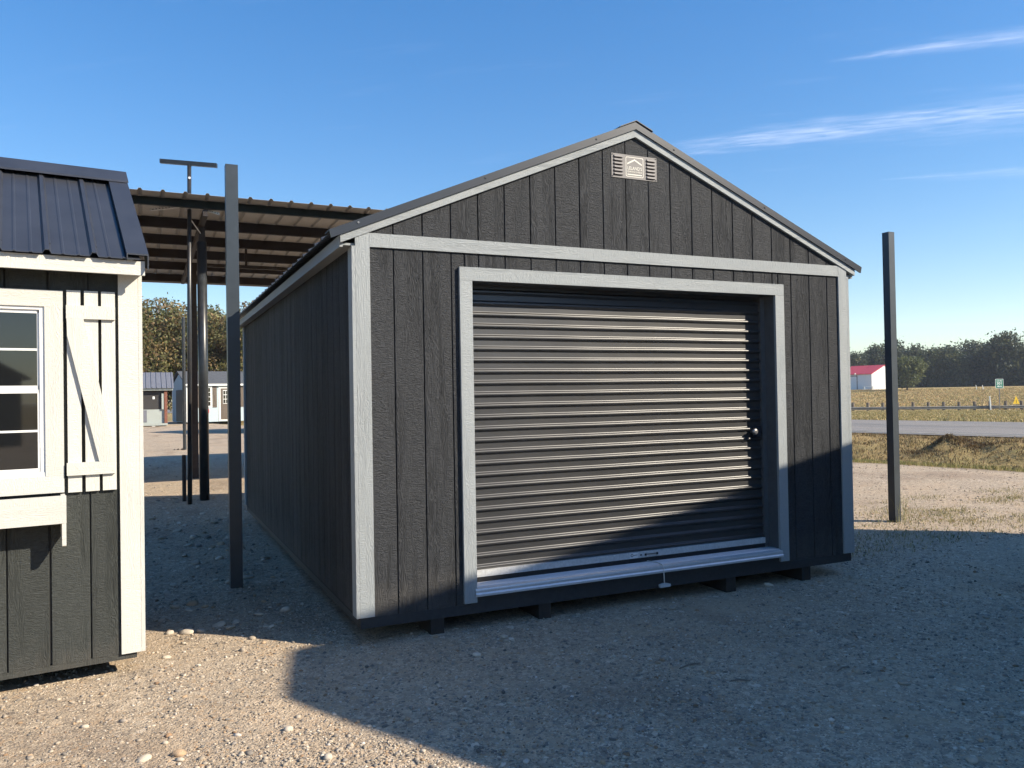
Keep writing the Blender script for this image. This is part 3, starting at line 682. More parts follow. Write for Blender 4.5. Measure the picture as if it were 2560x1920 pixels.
# shutter
shut = MB().box(-0.372, -0.121, -0.0125, -0.0101, z_(0.93), z_(2.04)).obj('shutter', 'groove', gs)
for a, b in ((-0.369, -0.300), (-0.281, -0.211), (-0.194, -0.123)): box('plank', 'white_z', shut, a, b, -0.032, -0.0126, z_(0.914), z_(2.059))
box('batten', 'white_x', shut, -0.373, -0.124, -0.052, -0.0321, z_(1.896), z_(1.972)); box('batten', 'white_x', shut, -0.376, -0.130, -0.052, -0.0321, z_(1.010), z_(1.081))
MB().prism([(-0.371, z_(1.896)), (-0.369, z_(1.800)), (-0.213, z_(1.081)), (-0.131, z_(1.081)), (-0.131, z_(1.140)), (-0.286, z_(1.896))][::-1], -0.0515, -0.0322).obj('brace', 'white_z', shut)
# window box
wb = box('window_box', 'white_x', gs, -1.22, -0.386, -0.175, -0.155, z_(0.762), z_(0.913))
box('box_end', 'white_x', wb, -0.408, -0.3865, -0.1545, -0.0105, z_(0.762), z_(0.908)); box('box_end', 'white_x', wb, -1.2195, -1.198, -0.1545, -0.0105, z_(0.762), z_(0.908))
box('box_floor', 'white_x', wb, -1.198, -0.408, -0.1545, -0.0105, z_(0.772), z_(0.79))
for x in (-0.4075, -1.22): MB().prism([(-0.174, z_(0.7615)), (-0.174, z_(0.640)), (-0.155, z_(0.632)), (-0.010, z_(0.700)), (-0.010, z_(0.7615))], x, x+0.0205, 'x').obj('bracket', 'white_x', wb)
box('rim_board', 'siding_l', gs, -LW+0.02, -0.022, -0.008, 0.03, z_(-0.080), z_(-0.0455))
box('rim_board', 'siding_l', gs, -LW+0.02, -0.022, LD-0.04, LD-0.01, z_(-0.080), z_(-0.0405))
for y in (0.42, 1.25): MB().box(-LW+0.1, -0.09, y, y+0.09, -0.03, z_(-0.0405)).obj('skid', 'skid', gs)
# ------------------------------------------------------------------ steel posts and pipes near the sheds
def post(name, label, x0, x1, y0, y1, z1, grp=None, mat='steel'):
    t = thing(name, label, 'post', ((x0+x1)/2, (y0+y1)/2, GZ), group=grp, world=True)
    MB().box(x0, x1, y0, y1, GZ-0.06, z1-0.004).obj('tube', mat, t)
    MB().box(x0-0.001, x1+0.001, y0-0.001, y1+0.001, z1-0.004, z1).obj('cap', mat, t)
    for zz in (0.9, 1.6, 2.3): MB().tube([((x0+x1)/2, y0, zz), ((x0+x1)/2, y0-0.004, zz)], 0.005, 6).obj('rivet', mat, t)
    return t
post('steel_post', 'dark square steel post standing in the gap between the two sheds', -0.598, -0.498, 2.06, 2.16, 3.44, 'bare square steel posts')
post('steel_post', 'dark square steel post with dry grass at its foot beside the road', 6.86, 6.955, 1.63, 1.725, 3.30, 'bare square steel posts')
tp = thing('pipe_mast', 'thin dark pipe mast with a flat T bar on top and slotted bracket arms', 'mast', (-0.62, 8.15, GZ), world=True)
MB().tube([(-0.622, 8.155, GZ-0.05), (-0.60, 8.14, 2.6), (-0.576, 8.133, 5.08)], [0.035, 0.033, 0.030], 12).obj('pipe', 'pipe', tp, smooth=True)
def bar_between(a, b, w, h):
    a, b = Vector(a), Vector(b); d = (b-a).normalized(); s = d.cross(Vector((0, 0, 1))).normalized()*w/2; u = Vector((0, 0, h/2))
    vs = [a-s-u, a+s-u, a+s+u, a-s+u, b-s-u, b+s-u, b+s+u, b-s+u]
    return vs, [(0, 1, 2, 3), (7, 6, 5, 4), (0, 4, 5, 1), (1, 5, 6, 2), (2, 6, 7, 3), (3, 7, 4, 0)]
MB().add(*bar_between((-0.985, 8.31, 5.135), (-0.185, 7.965, 5.055), 0.05, 0.065)).obj('cross_bar', 'pipe', tp)
for b in ((-1.13, 8.39, 4.385), (-0.16, 7.94, 4.30)):
    arm = MB().add(*bar_between((-0.58, 8.12, 4.44), b, 0.035, 0.035)).obj('slotted_arm', 'galv', tp)
    for k in range(1, 12):
        a0 = Vector((-0.58, 8.12, 4.44)); p_ = a0.lerp(Vector(b), k/12); q_ = a0.lerp(Vector(b), (k+0.4)/12); nrm = Vector((0, -0.0185, 0))
        MB().add(*bar_between(p_+nrm, q_+nrm, 0.003, 0.010)).obj('slot_hole', 'slot', arm)
MB().tube([(-0.578, 8.13, 4.38), (-0.577, 8.13, 4.50)], 0.036, 10).obj('clamp', 'galv', tp)
MB().tube([(-0.56, 8.14, 4.22), (-0.50, 8.35, 4.19), (-0.40, 8.55, 4.10)], 0.010, 6).obj('strap', 'galv', tp)
MB().tube([(-0.577, 8.10, 4.86), (-0.577, 8.09, 4.86)], 0.02, 8).obj('bolt', 'galv', tp)
sp = thing('stub_pipe', 'short dark pipe stub sticking up beside the pipe mast', 'post', (-0.68, 8.62, GZ), world=True)
MB().tube([(-0.68, 8.62, GZ-0.05), (-0.68, 8.62, 0.55)], 0.032, 10).obj('pipe', 'rust', sp)
MB().tube([(-0.68, 8.62, 0.55), (-0.68, 8.62, 0.56)], 0.028, 10).obj('cap', 'pipe', sp)
yp = thing('yard_post', 'thin dark post standing alone in the sunny gravel past the canopy', 'post', (-0.05, 23.1, GZ), world=True)
MB().tube([(-0.05, 23.1, GZ-0.1), (-0.05, 23.1, 4.15)], 0.055, 10).obj('pipe', 'pipe', yp)
MB().add([(-0.45+0.03*i, 23.05+0.05*((i*7) % 3), GZ-0.02+0.10*(1 if 2 < i < 12 else 0)*((i*5) % 4)/4) for i in range(16)]+[(-0.45+0.03*i, 23.3, GZ-0.02) for i in range(16)], [(i, i+1, i+17, i+16) for i in range(15)]).obj('soil_collar', 'rust', yp)
# ------------------------------------------------------------------ open canopy (pole barn)
can = thing('pole_barn', 'open pole barn with bare ribbed metal roof on dark purlins', 'canopy', (-1.5, 11.5, GZ), world=True)
CX0, CX1, CY0, CY1 = -11.0, 7.0, 7.50, 15.6
czr = lambda y: 4.47 + (y-CY0)*(-0.005)
def sheet(name, x0, x1):
    prof = []; x = x0
    while x < x1-0.01:
        prof += [(x, 0), (x+0.235, 0), (x+0.255, 0.03), (x+0.285, 0.03), (x+0.305, 0)]; x += 0.305
    k = len(prof); vs = []
    for dz in (0, -0.002):
        for y in (CY0, CY1): vs += [(x, y, czr(y)+z+dz) for x, z in prof]
    fs = []
    for i in range(k-1): fs += [(i, i+1, k+i+1, k+i), (2*k+i+1, 2*k+i, 3*k+i, 3*k+i+1), (i+1, i, 2*k+i, 2*k+i+1), (k+i, k+i+1, 3*k+i+1, 3*k+i)]
    return MB().add(vs, fs).obj(name, 'sheet', can)
xx = CX0
while xx < CX1-0.1: sheet('roof_sheet', xx, xx+0.915); xx += 0.915
XE = xx
for i, y in enumerate((7.86, 9.20, 10.65, 12.1, 13.6, 15.4)):
    m = 'beam' if i == 0 else 'purlin'; z1 = czr(y)-0.004; hgt = 0.17 if i else 0.115
    MB().prism([(y-0.004, z1), (y-0.004, z1-hgt), (y+0.06, z1-hgt), (y+0.06, z1-hgt+0.018), (y+0.002, z1-hgt+0.006), (y+0.002, z1-0.006), (y+0.06, z1-0.006), (y+0.06, z1)], CX0, XE, 'x').obj('purlin', m, can)
MB().prism([(15.58, 4.42), (15.58, 4.24), (15.62, 4.24), (15.62, 4.42)], CX0, XE, 'x').obj('fascia_strip', 'sheet', can)
for cx_, cy_, first in ((-0.38, 8.60, 1), (-6.6, 8.60, 0), (5.6, 8.60, 0)):
    c = MB().tube([(cx_, cy_, GZ-0.06), (cx_, cy_, 3.97)], 0.075, 20).obj('column', 'pipe', can, smooth=True)
    MB().box(cx_-0.05, cx_+0.05, cy_-0.05, cy_+0.05, 3.97, 4.23).obj('saddle', 'rust', c)
    MB().box(cx_-0.055, cx_+0.055, cy_-0.9, 15.4, 4.14, 4.296).obj('rafter', 'purlin', can) if not first else MB().box(cx_-0.035, cx_+0.035, cy_-0.9, 15.4, 4.20, 4.297).obj('rafter', 'purlin', can)
for cx_ in (-0.30, -6.6, 5.6):
    box('column', 'rust', can, cx_-0.06, cx_+0.06, 12.47, 12.59, GZ-0.06, 4.20)
    box('column', 'pipe', can, cx_-0.05, cx_+0.05, 15.25, 15.35, GZ-0.06, 4.20) if cx_ < -1 or cx_ > 1 else None
box('track_rail', 'rust', can, -0.1, XE-0.5, 11.40, 11.48, 4.02, 4.08)
for x in (0.6, 2.2, 3.8): box('rail_hanger', 'rust', can, x, x+0.04, 11.42, 11.46, 4.08, 4.47)
# ------------------------------------------------------------------ far sheds
ps = thing('porch_shed', 'small grey porch shed with grey metal roof and red brown post', 'shed', (-1.5, 51.2, GZ), world=True)
box('deck', 'greywall', ps, -4.5, 0.12, 50.15, 54.0, GZ+0.06, 0.02)
for x in (-4.3, -2.2, -0.8): box('foot_block', 'swhite', ps, x, x+0.2, 50.2, 50.5, GZ-0.03, GZ+0.06)
for x in (-0.06, -4.45): box('porch_post', 'redwood', ps, x, x+0.17, 50.18, 50.35, 0.02, 2.16)
box('half_wall', 'greywall', ps, -4.28, -0.07, 50.32, 50.40, 0.02, 0.90)
box('half_wall_panel', 'greymetal', ps, -1.35, -1.08, 50.30, 50.3195, 0.10, 0.86)
box('wall', 'darkwall', ps, -4.4, 0.02, 52.0, 54.0, 0.02, 2.2)
box('porch_infill', 'darkwall', ps, -4.28, -0.07, 50.36, 50.38, 0.90, 2.14)  # flat dark panel closing the porch opening above the half wall
box('porch_brace', 'greywall', ps, -0.22, -0.10, 50.20, 50.25, 0.9, 1.9)
box('notice', 'swhite', ps, -0.74, -0.62, 50.33, 50.345, 1.55, 1.72)
box('porch_beam', 'greywall', ps, -4.6, 0.44, 50.06, 50.16, 2.10, 2.24)
def pp(x, yy, z): return (yy, x, z)
ribbed('roof_panel', 'greymetal', ps, -4.8, 0.50, (49.95, 2.24), (52.0, 3.30), rib=0.30, h=0.05, off=0.1, pos=pp)
ribbed('roof_panel', 'greymetal', ps, -4.8, 0.50, (54.05, 2.24), (52.0, 3.30), rib=0.30, h=0.05, off=0.1, pos=pp)
MB().prism([(50.1, 2.2), (53.9, 2.2), (52.0, 3.22)], -0.02, 0.06, 'x').obj('gable_wall', 'greywall', ps)
bs = thing('blue_shed', 'pale blue grey shed with white trim, brown door and shingle roof', 'shed', (1.43, 54.0, GZ), 0.22)
BW, BD = 6.0, 3.6
box('wall', 'bluewall', bs, 0.0, BW, 0.0, BD, 0.10, 2.72)
for x in (0, BW): MB().prism([(0.0, 2.72), (BD, 2.72), (BD/2, 3.52)], x-0.01 if x == 0 else x-0.05, x+0.05 if x == 0 else x+0.01, 'x').obj('gable_wall', 'bluewall', bs)
for s_ in (0, 1):
    rw = MB()
    f = (lambda y: y) if s_ == 0 else (lambda y: BD-y)
    roof = rw.prism([(f(-0.18), 2.70), (f(BD/2), 3.62), (f(BD/2), 3.68), (f(-0.18), 2.76)], -0.15, BW+0.15, 'x').obj('roof', 'shingle', bs)
    for k in range(6):
        y0 = -0.18+k*0.33; zz = 2.76+(y0+0.18)*0.4646
        MB().prism([(f(y0), zz+0.001), (f(y0+0.33), zz+0.33*0.4646+0.001), (f(y0+0.33), zz+0.33*0.4646+0.006), (f(y0), zz+0.022)], -0.15, BW+0.15, 'x').obj('shingle_course', 'shingle', roof)
box('fascia', 'swhite', bs, -0.12, BW+0.12, -0.20, -0.17, 2.62, 2.74)
for x in (0.0, BW-0.09): box('corner_trim', 'swhite', bs, x, x+0.09, -0.03, 0.0, 0.12, 2.70)
box('corner_trim', 'swhite', bs, -0.03, -0.0, -0.03, 0.09, 0.12, 2.70)
box('corner_trim', 'swhite', bs, -0.03, -0.0, BD-0.09, BD, 0.12, 2.70)
def shed_window(x0, x1, z0, z1, par):
    wdw = box('window', 'swhite', par, x0, x1, -0.035, -0.001, z0, z1)
    m = 0.10; nx, nz_ = 2, 4
    for i in range(nx):
        for j in range(nz_):
            a = x0+m+(x1-x0-2*m)*i/nx; b = x0+m+(x1-x0-2*m)*(i+1)/nx; c = z0+m+(z1-z0-2*m)*j/nz_; d = z0+m+(z1-z0-2*m)*(j+1)/nz_
            box('pane', 'glass', wdw, a+0.015, b-0.015, -0.040, -0.0355, c+0.015, d-0.015)
def shed_shutter(x0, x1, z0, z1, par):
    s_ = box('shutter', 'brown', par, x0, x1, -0.03, -0.001, z0, z1)
    for zz in (z0+0.12, z1-0.22): box('batten', 'brown', s_, x0, x1, -0.045, -0.0305, zz, zz+0.10)
    MB().prism([(x0+0.02, z1-0.22), (x0+0.10, z1-0.22), (x1-0.02, z0+0.22), (x1-0.10, z0+0.22)], -0.043, -0.0306).obj('brace', 'brown', s_)
shed_window(1.02, 1.70, 1.10, 2.58, bs); shed_shutter(1.73, 2.02, 1.10, 2.58, bs); shed_shutter(0.70, 0.99, 1.10, 2.58, bs)
box('door_casing', 'swhite', bs, 2.14, 3.30, -0.03, -0.001, 0.14, 2.56)
dr = box('door', 'brown', bs, 2.28, 3.16, -0.045, -0.0305, 0.24, 2.43)
lite = box('door_light', 'swhite', dr, 2.44, 3.00, -0.055, -0.0455, 1.35, 2.30)
for i in range(3):
    for j in range(3): box('pane', 'glass', lite, 2.46+i*0.18, 2.46+i*0.18+0.15, -0.060, -0.0555, 1.38+j*0.305, 1.38+j*0.305+0.27)
for i in range(2): box('door_panel', 'brown', dr, 2.40+i*0.34, 2.68+i*0.34, -0.055, -0.0455, 0.40, 1.15)
shed_shutter(3.62, 3.90, 1.10, 2.58, bs); shed_window(3.93, 4.60, 1.10, 2.58, bs)
box('tag_card', 'redcard', bs, 1.18, 1.48, -0.03, -0.001, 0.72, 0.98)
sw = box('gable_door', 'jamb', bs, -0.03, -0.001, 0.5, 2.6, 0.15, 2.35)
for x in (0.3, 2.8, 5.4): box('skid', 'skid', bs, x, x+0.15, 0.02, BD-0.02, -0.03, 0.10)
# shed hidden behind the garage shed: only its long shadow reaches the picture
hs = thing('rear_shed', 'plain tan shed beyond the canopy whose shadow crosses the gravel', 'shed', (6.6, 36.2, GZ), world=True)
box('wall', 'greywall', hs, 3.9, 9.3, 33.8, 38.6, GZ-0.02, 2.6)
MB().prism([(33.5, 2.55), (38.9, 2.55), (36.2, 3.9)], 3.7, 9.5, 'x').obj('roof', 'greymetal', hs)
box('door', 'brown', hs, 6.1, 7.1, 33.76, 33.799, GZ+0.1, 1.9)
# ------------------------------------------------------------------ buildings behind the camera (they shade the yard and show in the window glass; the last ones are added to dim sky light)
uu = Vector((SDIR.x, SDIR.y)).normalized(); ax = Vector((uu.y, -uu.x))
nb = thing('barn_shed', 'dark barn-roofed shed across the aisle that shades the gravel', 'shed', (8.9, -0.9, GZ), math.atan2(ax.y, ax.x))
prof = [(-0.05, 0.14), (7.25, 0.14), (7.25, 2.72), (6.08, 4.72), (5.34, 4.98), (-0.05, 2.72)]
sgn = 1.0 if Matrix.Rotation(math.atan2(ax.y, ax.x), 2).col[1].dot(uu) > 0 else -1.0
MB().prism(prof, 0.0, sgn*7.0).obj('wall', 'siding', nb)
for (a, b) in (((7.25, 2.72), (6.08, 4.72)), ((6.08, 4.72), (5.34, 4.98)), ((5.34, 4.98), (-0.05, 2.72))):
    MB().prism([(a[0], a[1]+0.001), (b[0], b[1]+0.001), (b[0], b[1]+0.03), (a[0], a[1]+0.03)], sgn*0.005, sgn*7.05).obj('roof', 'roof', nb)
for x in (0.3, 2.3, 4.6, 6.8): MB().box(x, x+0.12, min(0.02*sgn, 6.9*sgn), max(0.02*sgn, 6.9*sgn), -0.02, 0.14).obj('skid', 'skid', nb)
MB().box(2.2, 4.6, *sorted((-0.02*sgn, -0.0*sgn-0.001*sgn)), 0.16, 2.3).obj('door', 'brown', nb)
ns = thing('gable_shed', 'plain brown gable shed across the aisle facing the window box shed', 'shed', (-0.9, -33, GZ), world=True)
MB().prism([(-3.9, GZ), (2.1, GZ), (2.1, 2.5), (-0.9, 4.3), (-3.9, 2.5)], -36.0, -30.0).obj('wall', 'darkwall', ns)
for sg in (-1, 1): MB().prism([(-0.9, 4.301), (-0.9+sg*3.3, 2.321), (-0.9+sg*3.3, 2.37), (-0.9, 4.35)], -36.2, -29.8).obj('roof', 'roof', ns)
box('door', 'brown', ns, -1.5, -0.3, -29.999, -29.95, GZ+0.05, 1.9)
def sky_block_shed(label, x0, x1, y0, y1, eave, mat):  # unseen sheds added behind the camera to block sky light from the shaded ground
    t = thing('sky_block_shed', label, 'shed', ((x0+x1)/2, (y0+y1)/2, GZ), world=True); xm = (x0+x1)/2; pk = eave+(x1-x0)*0.21
    MB().prism([(x0, GZ), (x1, GZ), (x1, eave), (xm, pk), (x0, eave)], y0, y1).obj('wall', mat, t)
    for sg in (-1, 1): MB().prism([(xm, pk+0.001), (xm+sg*((x1-x0)/2+0.2), eave-0.083), (xm+sg*((x1-x0)/2+0.2), eave-0.04), (xm, pk+0.04)], y0-0.15, y1+0.15).obj('roof', 'roof', t)
    box('door', 'brown', t, xm-0.6, xm+0.6, y1+0.001, y1+0.04, GZ+0.05, 1.9)
sky_block_shed('unseen tall dark shed across the aisle, added to dim the sky light', -11.5, -6.9, -16, -8.5, 3.0, 'siding')
sky_block_shed('unseen long grey shed behind the dark barn-roofed shed, added to dim the sky light', 3.6, 8.8, -19, -12.6, 3.0, 'greywall')
# ------------------------------------------------------------------ across the road
def frm(px_, py_, dist):
    """a point on the sight line through a place in the field, used once to survey far things"""
    d = (fw + rt*((px_-1280)/FPX) + up*((960-py_)/FPX)); k = dist/math.hypot(d.x, d.y); return CAM + d*k
gA, gB = Vector((73.1, 61.8)), Vector((90.5, 50.1)); gd = (gB-gA).normalized()
gr = thing('guard_rail', 'weathered low guard rail on short posts beyond the road', 'guard rail', (80, 57, -1.2), world=True)
L0, L1 = -10.0, 26.0
def gpt(s): q = gA+gd*s; return q.x, q.y, float(terrain(q.x, q.y))
s = L0
while s < L1:
    x, y, z = gpt(s); MB().tube([(x, y, z-0.1), (x, y, z+1.02)], 0.16, 8).obj('post', 'weather', gr); s += 1.62
nv = Vector((gd.y, -gd.x)); nv = nv if nv.dot(Vector((CAM.x-80, CAM.y-57))) > 0 else -nv
vs, fs = [], []; k = 0
for i in range(25):
    s = L0+(L1-L0)*i/24; x, y, z = gpt(s)
    for (o, dz) in ((0.16, 0.12), (0.22, 0.20), (0.16, 0.29), (0.22, 0.38), (0.16, 0.46)): vs.append((x+nv.x*o, y+nv.y*o, z+dz+0.06))
for i in range(24):
    for j in range(4): fs.append((i*5+j, i*5+j+1, i*5+j+6, i*5+j+5))
MB().add(vs, fs).obj('rail', 'rail', gr)
def planted(px_, dist): q = frm(px_, 960, dist); return q.x, q.y, float(terrain(q.x, q.y))
x, y, z = planted(2498, 104.5)
sg = thing('road_sign', 'green county road sign with a white number and left arrow', 'sign', (x, y, z), -0.4)
MB().box(-0.05, 0.05, -0.02, 0.02, -0.2, 3.45).obj('post', 'rail', sg)
pl = MB().prism(rr(-0.46, 0.46, 2.46, 3.50, 0.07), -0.035, -0.021).obj('plate', 'swhite', sg)
MB().prism(rr(-0.42, 0.42, 2.50, 3.46, 0.06), -0.037, -0.0352).obj('green_face', 'sgreen', pl)
text_mesh('CO RD', 0.24, 'lettering', 'swhite', pl, (0, -0.039, 3.28), width=0.62, bold=0.006)
text_mesh('301', 0.40, 'lettering', 'swhite', pl, (0, -0.039, 2.99), width=0.56, bold=0.008)
MB().prism([(-0.32, 2.68), (-0.10, 2.58), (-0.10, 2.64), (0.30, 2.64), (0.30, 2.72), (-0.10, 2.72), (-0.10, 2.78)], -0.041, -0.0372).obj('arrow', 'swhite', pl)
x, y, z = planted(2539, 104)
wt = thing('warning_triangle', 'small yellow warning triangle standing behind the guard rail', 'sign', (x, y, z), -0.4)
MB().prism([(-0.36, 0.72), (0.36, 0.72), (0.0, 1.62)], -0.03, -0.01).obj('plate', 'yellow', wt)
MB().box(-0.03, 0.03, -0.034, -0.0305, 0.80, 1.15).obj('mark', 'print', wt)
MB().box(-0.03, 0.03, -0.009, 0.03, -0.1, 0.74).obj('stake', 'rail', wt)
def marker(px_, dist, h, lean, name, label, col, grp=None):
    x, y, z = planted(px_, dist); t = thing(name, label, 'marker', (x, y, z), group=grp)
    MB().tube([(0, 0, -0.1), (lean*0.5, 0, h*0.5), (lean, 0, h)], [0.075, 0.07, 0.06], 8).obj('stake', col, t); MB().tube([(lean, 0, h), (lean*1.01, 0, h+0.04)], 0.068, 8).obj('cap', col, t)
marker(2475, 104.2, 1.55, -0.12, 'marker_post', 'white marker post right behind the guard rail', 'swhite')
marker(2442, 180, 0.9, -0.30, 'fence_stake', 'pale leaning stake at the top of the field before the dark trees', 'swhite', 'leaning stakes')
marker(2458, 180, 0.85, -0.26, 'fence_stake', 'pale leaning stake at the top of the field before the dark trees', 'swhite', 'leaning stakes')
# red roofed barn
bA = frm(2179.7, 972, 193); bx, by, bz = bA.x, bA.y, float(terrain(bA.x, bA.y))
rb = thing('metal_barn', 'white metal barn with a red roof at the edge of the woods', 'barn', (bx, by, bz), -math.atan2(bx, by)+R(-35))
EH = 3.5; BLn, BDp = 8.2, 9.0
box('wall', 'barnwhite', rb, -BLn, 0.0, 0.0, BDp, -0.4, EH)
MB().prism([(0.0, EH), (BDp, EH), (BDp/2, EH+1.9)], -0.05, 0.0, 'x').obj('gable_wall', 'barnwhite', rb)
MB().prism([(0.0, EH), (BDp, EH), (BDp/2, EH+1.9)], -BLn, -BLn+0.05, 'x').obj('gable_wall', 'barnwhite', rb)
for s_ in (0, 1):
    f = (lambda y: y) if s_ == 0 else (lambda y: BDp-y)
    MB().prism([(f(-0.25), EH-0.09), (f(BDp/2), EH+1.91), (f(BDp/2), EH+2.02), (f(-0.25), EH+0.03)], -BLn-0.2, 0.2, 'x').obj('roof', 'redroof', rb)
for x0, x1, z0, z1 in ((-6.0, -5.85, 0, 3.2), (-3.75, -3.6, 0, 3.3), (-5.9, -3.7, 3.05, 3.2)): box('door_trim', 'dkred', rb, x0, x1, -0.05, -0.001, z0, z1)
box('door', 'barnwhite', rb, -5.85, -3.75, -0.03, -0.001, 0.0, 3.04)
MB().tube([(-4.0, -0.15, 3.55), (-4.0, -0.3, 3.5)], 0.2, 8).obj('lamp', 'swhite', rb)
for i in range(6): box('wall_rib', 'barnwhite', rb, 0.001, 0.04, 0.6+i*1.5, 0.7+i*1.5, -0.4, EH)
q = frm(2171, 974, 188); tz = float(terrain(q.x, q.y))
pt = thing('picnic_table', 'small white picnic table on the grass by the barn', 'table', (q.x, q.y, tz), R(-40))
box('table_top', 'swhite', pt, -1.1, 1.1, -0.4, 0.4, 0.78, 0.86)
for yb in (-0.85, 0.85): box('bench', 'swhite', pt, -1.1, 1.1, yb-0.14, yb+0.14, 0.46, 0.52)
for xb in (-0.8, 0.8):
    for s_ in (-1, 1): MB().add(*bar_between((xb, s_*0.3, 0.8), (xb, s_*0.8, -0.03), 0.12, 0.12)).obj('leg', 'swhite', pt)
# power lines
for k_, (h0, h1) in enumerate(((868, 845), (874, 853))):
    a, b = frm(2330, h0, 170), frm(2620, h1, 120)
    pts_ = [a.lerp(b, i/12) - Vector((0, 0, 1.2*math.sin(math.pi*i/12)*0.5)) for i in range(13)]
    pts_ = [a+(a-b)*0.6] + pts_ + [b+(b-a)*0.6]
    tag(MB().tube(pts_, 0.016, 5, False).obj('power_line', 'print', None), 'thin overhead power line above the woods', 'wire', 'power lines')
# ------------------------------------------------------------------ trees
def crown_mesh(name, rx, rz, z0, nclump, nleaf, size, pal, seed, floor=0.15, lobes=7, low=0):
    rg = np.random.default_rng(seed); C = []
    lob = []
    for i in range(lobes):
        a = rg.uniform(0, 2*math.pi); rr_ = rg.uniform(0.15, 0.62)*rx; h = rg.uniform(0.25, 0.85)
        lob.append((rr_*math.cos(a), rr_*math.sin(a), z0+h*rz*1.0, rg.uniform(0.34, 0.55)*rx, rg.uniform(0.16, 0.28)*rz))
    lob.append((0, 0, z0+0.82*rz, 0.42*rx, 0.2*rz)); lob.append((0, 0, z0+0.35*rz, 0.7*rx, 0.3*rz))
    for k in range(low): a = k*2.1+seed; lob.append((0.55*rx*math.cos(a), 0.55*rx*math.sin(a), 0.10*rz, 0.55*rx, 0.13*rz))
    for i in range(nclump):
        l = lob[rg.integers(len(lob))]; d = rg.normal(size=3); d /= np.linalg.norm(d); k = rg.uniform(0.55, 1.0)**0.5
        C.append((l[0]+d[0]*l[3]*k, l[1]+d[1]*l[3]*k, max(floor, l[2]+d[2]*l[4]*k)))
    C = np.array(C); n_ = nclump*nleaf
    cen = np.repeat(C, nleaf, 0) + rg.normal(size=(n_, 3))*np.array([1, 1, 0.7])*size*1.5
    a = rg.normal(size=(n_, 3)); a /= np.linalg.norm(a, axis=1)[:, None]; b = np.cross(a, rg.normal(size=(n_, 3))); b /= np.linalg.norm(b, axis=1)[:, None]
    s_ = (size*rg.uniform(0.35, 0.9, n_))[:, None]
    V = np.stack([cen+a*s_*0.9, cen+b*s_*0.45, cen-a*s_*0.9, cen-b*s_*0.45], 1).reshape(-1, 3)
    V[:, 2] = np.maximum(V[:, 2], 0.02)
    pc = np.array(pal); ci = rg.integers(len(pal), size=nclump); col = np.repeat(pc[ci], nleaf, 0)*rg.uniform(0.65, 1.35, (n_, 1))
    F = np.arange(n_*4).reshape(-1, 4)
    return V, F, np.repeat(col, 4, 0), C
def tree_proto(kind, rx, h, nclump, nleaf, size, pal, seed, z0f=0.05, trunk=0.22, low=0):
    V, F, T_, C = crown_mesh(kind, rx, h*(1-z0f)*0.98, h*z0f, nclump, nleaf, size, pal, seed, low=low)
    me_o = npmesh('crown', V, F, 'leaf', T_); me = me_o.data; bpy.data.objects.remove(me_o)
    mb = MB(); rg = random.Random(seed)
    mb.tube([(0, 0, -0.3), (0.05, 0.02, h*0.2), (0.1, -0.06, h*0.45), (0.02, 0.05, h*0.8)], [trunk*1.25, trunk, trunk*0.7, trunk*0.2], 9)
    for i in range(14):
        c = C[rg.randrange(len(C))]; zs = h*rg.uniform(0.15, 0.5)
        mb.tube([(0.05, 0, zs), (c[0]*0.45, c[1]*0.45, zs+(c[2]-zs)*0.6+0.2), tuple(c)], [trunk*0.45, trunk*0.28, trunk*0.08], 6)
    to = mb.obj('trunk', 'bark', None, smooth=True); tm = to.data; bpy.data.objects.remove(to)
    return me, tm
def plant(proto, name, label, x, y, z, s, rz, group):
    t = thing(name, label, 'tree', (x, y, z), rz, group); t.scale = (s[0], s[0], s[1])
    for nm, me in (('crown', proto[0]), ('trunk', proto[1])):
        o = bpy.data.objects.new(nm, me); COL.objects.link(o); o.parent = t
    return t
AUT = [(0.20, 0.19, 0.075), (0.25, 0.185, 0.085), (0.15, 0.155, 0.06), (0.27, 0.185, 0.095), (0.21, 0.20, 0.085), (0.12, 0.13, 0.05)]
GRN = [(0.062, 0.082, 0.040), (0.085, 0.105, 0.045), (0.050, 0.070, 0.038), (0.11, 0.115, 0.050), (0.070, 0.080, 0.046)]
OLV = [(0.13, 0.145, 0.055), (0.15, 0.165, 0.062), (0.10, 0.12, 0.048)]
pA = [tree_proto('a%d' % i, 3.4, 9.5, 440, 36, 0.23, AUT, 100+i, 0.03, 0.2) for i in range(3)]
lefts = [(-6.5, 66, 1.0), (-3.4, 64, 1.02), (-0.9, 67, 1.05), (1.7, 65, 0.94), (4.3, 66.5, 1.03), (6.6, 64.5, 0.96), (9.5, 67, 1.0), (-1.8, 72, 1.12), (3.1, 72.5, 1.06), (7.6, 73, 1.1), (12, 66, 1.0), (15, 68, 1.02), (18.5, 67, 0.97), (22, 70, 1.08), (26, 68, 1.0), (30.5, 71, 1.06), (-10, 66, 1.0), (-13.5, 68, 1.05)]
for i, (x, y, s_) in enumerate(lefts):
    plant(pA[i % 3], 'autumn_tree', 'dense olive and brown autumn tree behind the far sheds', x, y, GZ-0.02, (s_, s_*random.uniform(0.94, 1.06)), random.uniform(0, 6), 'autumn trees behind the far sheds')
pB = [tree_proto('b%d' % i, 5.0, 11.8, 360, 24, 0.58, GRN, 200+i, 0.02, 0.3, 4) for i in range(3)]
i = 0
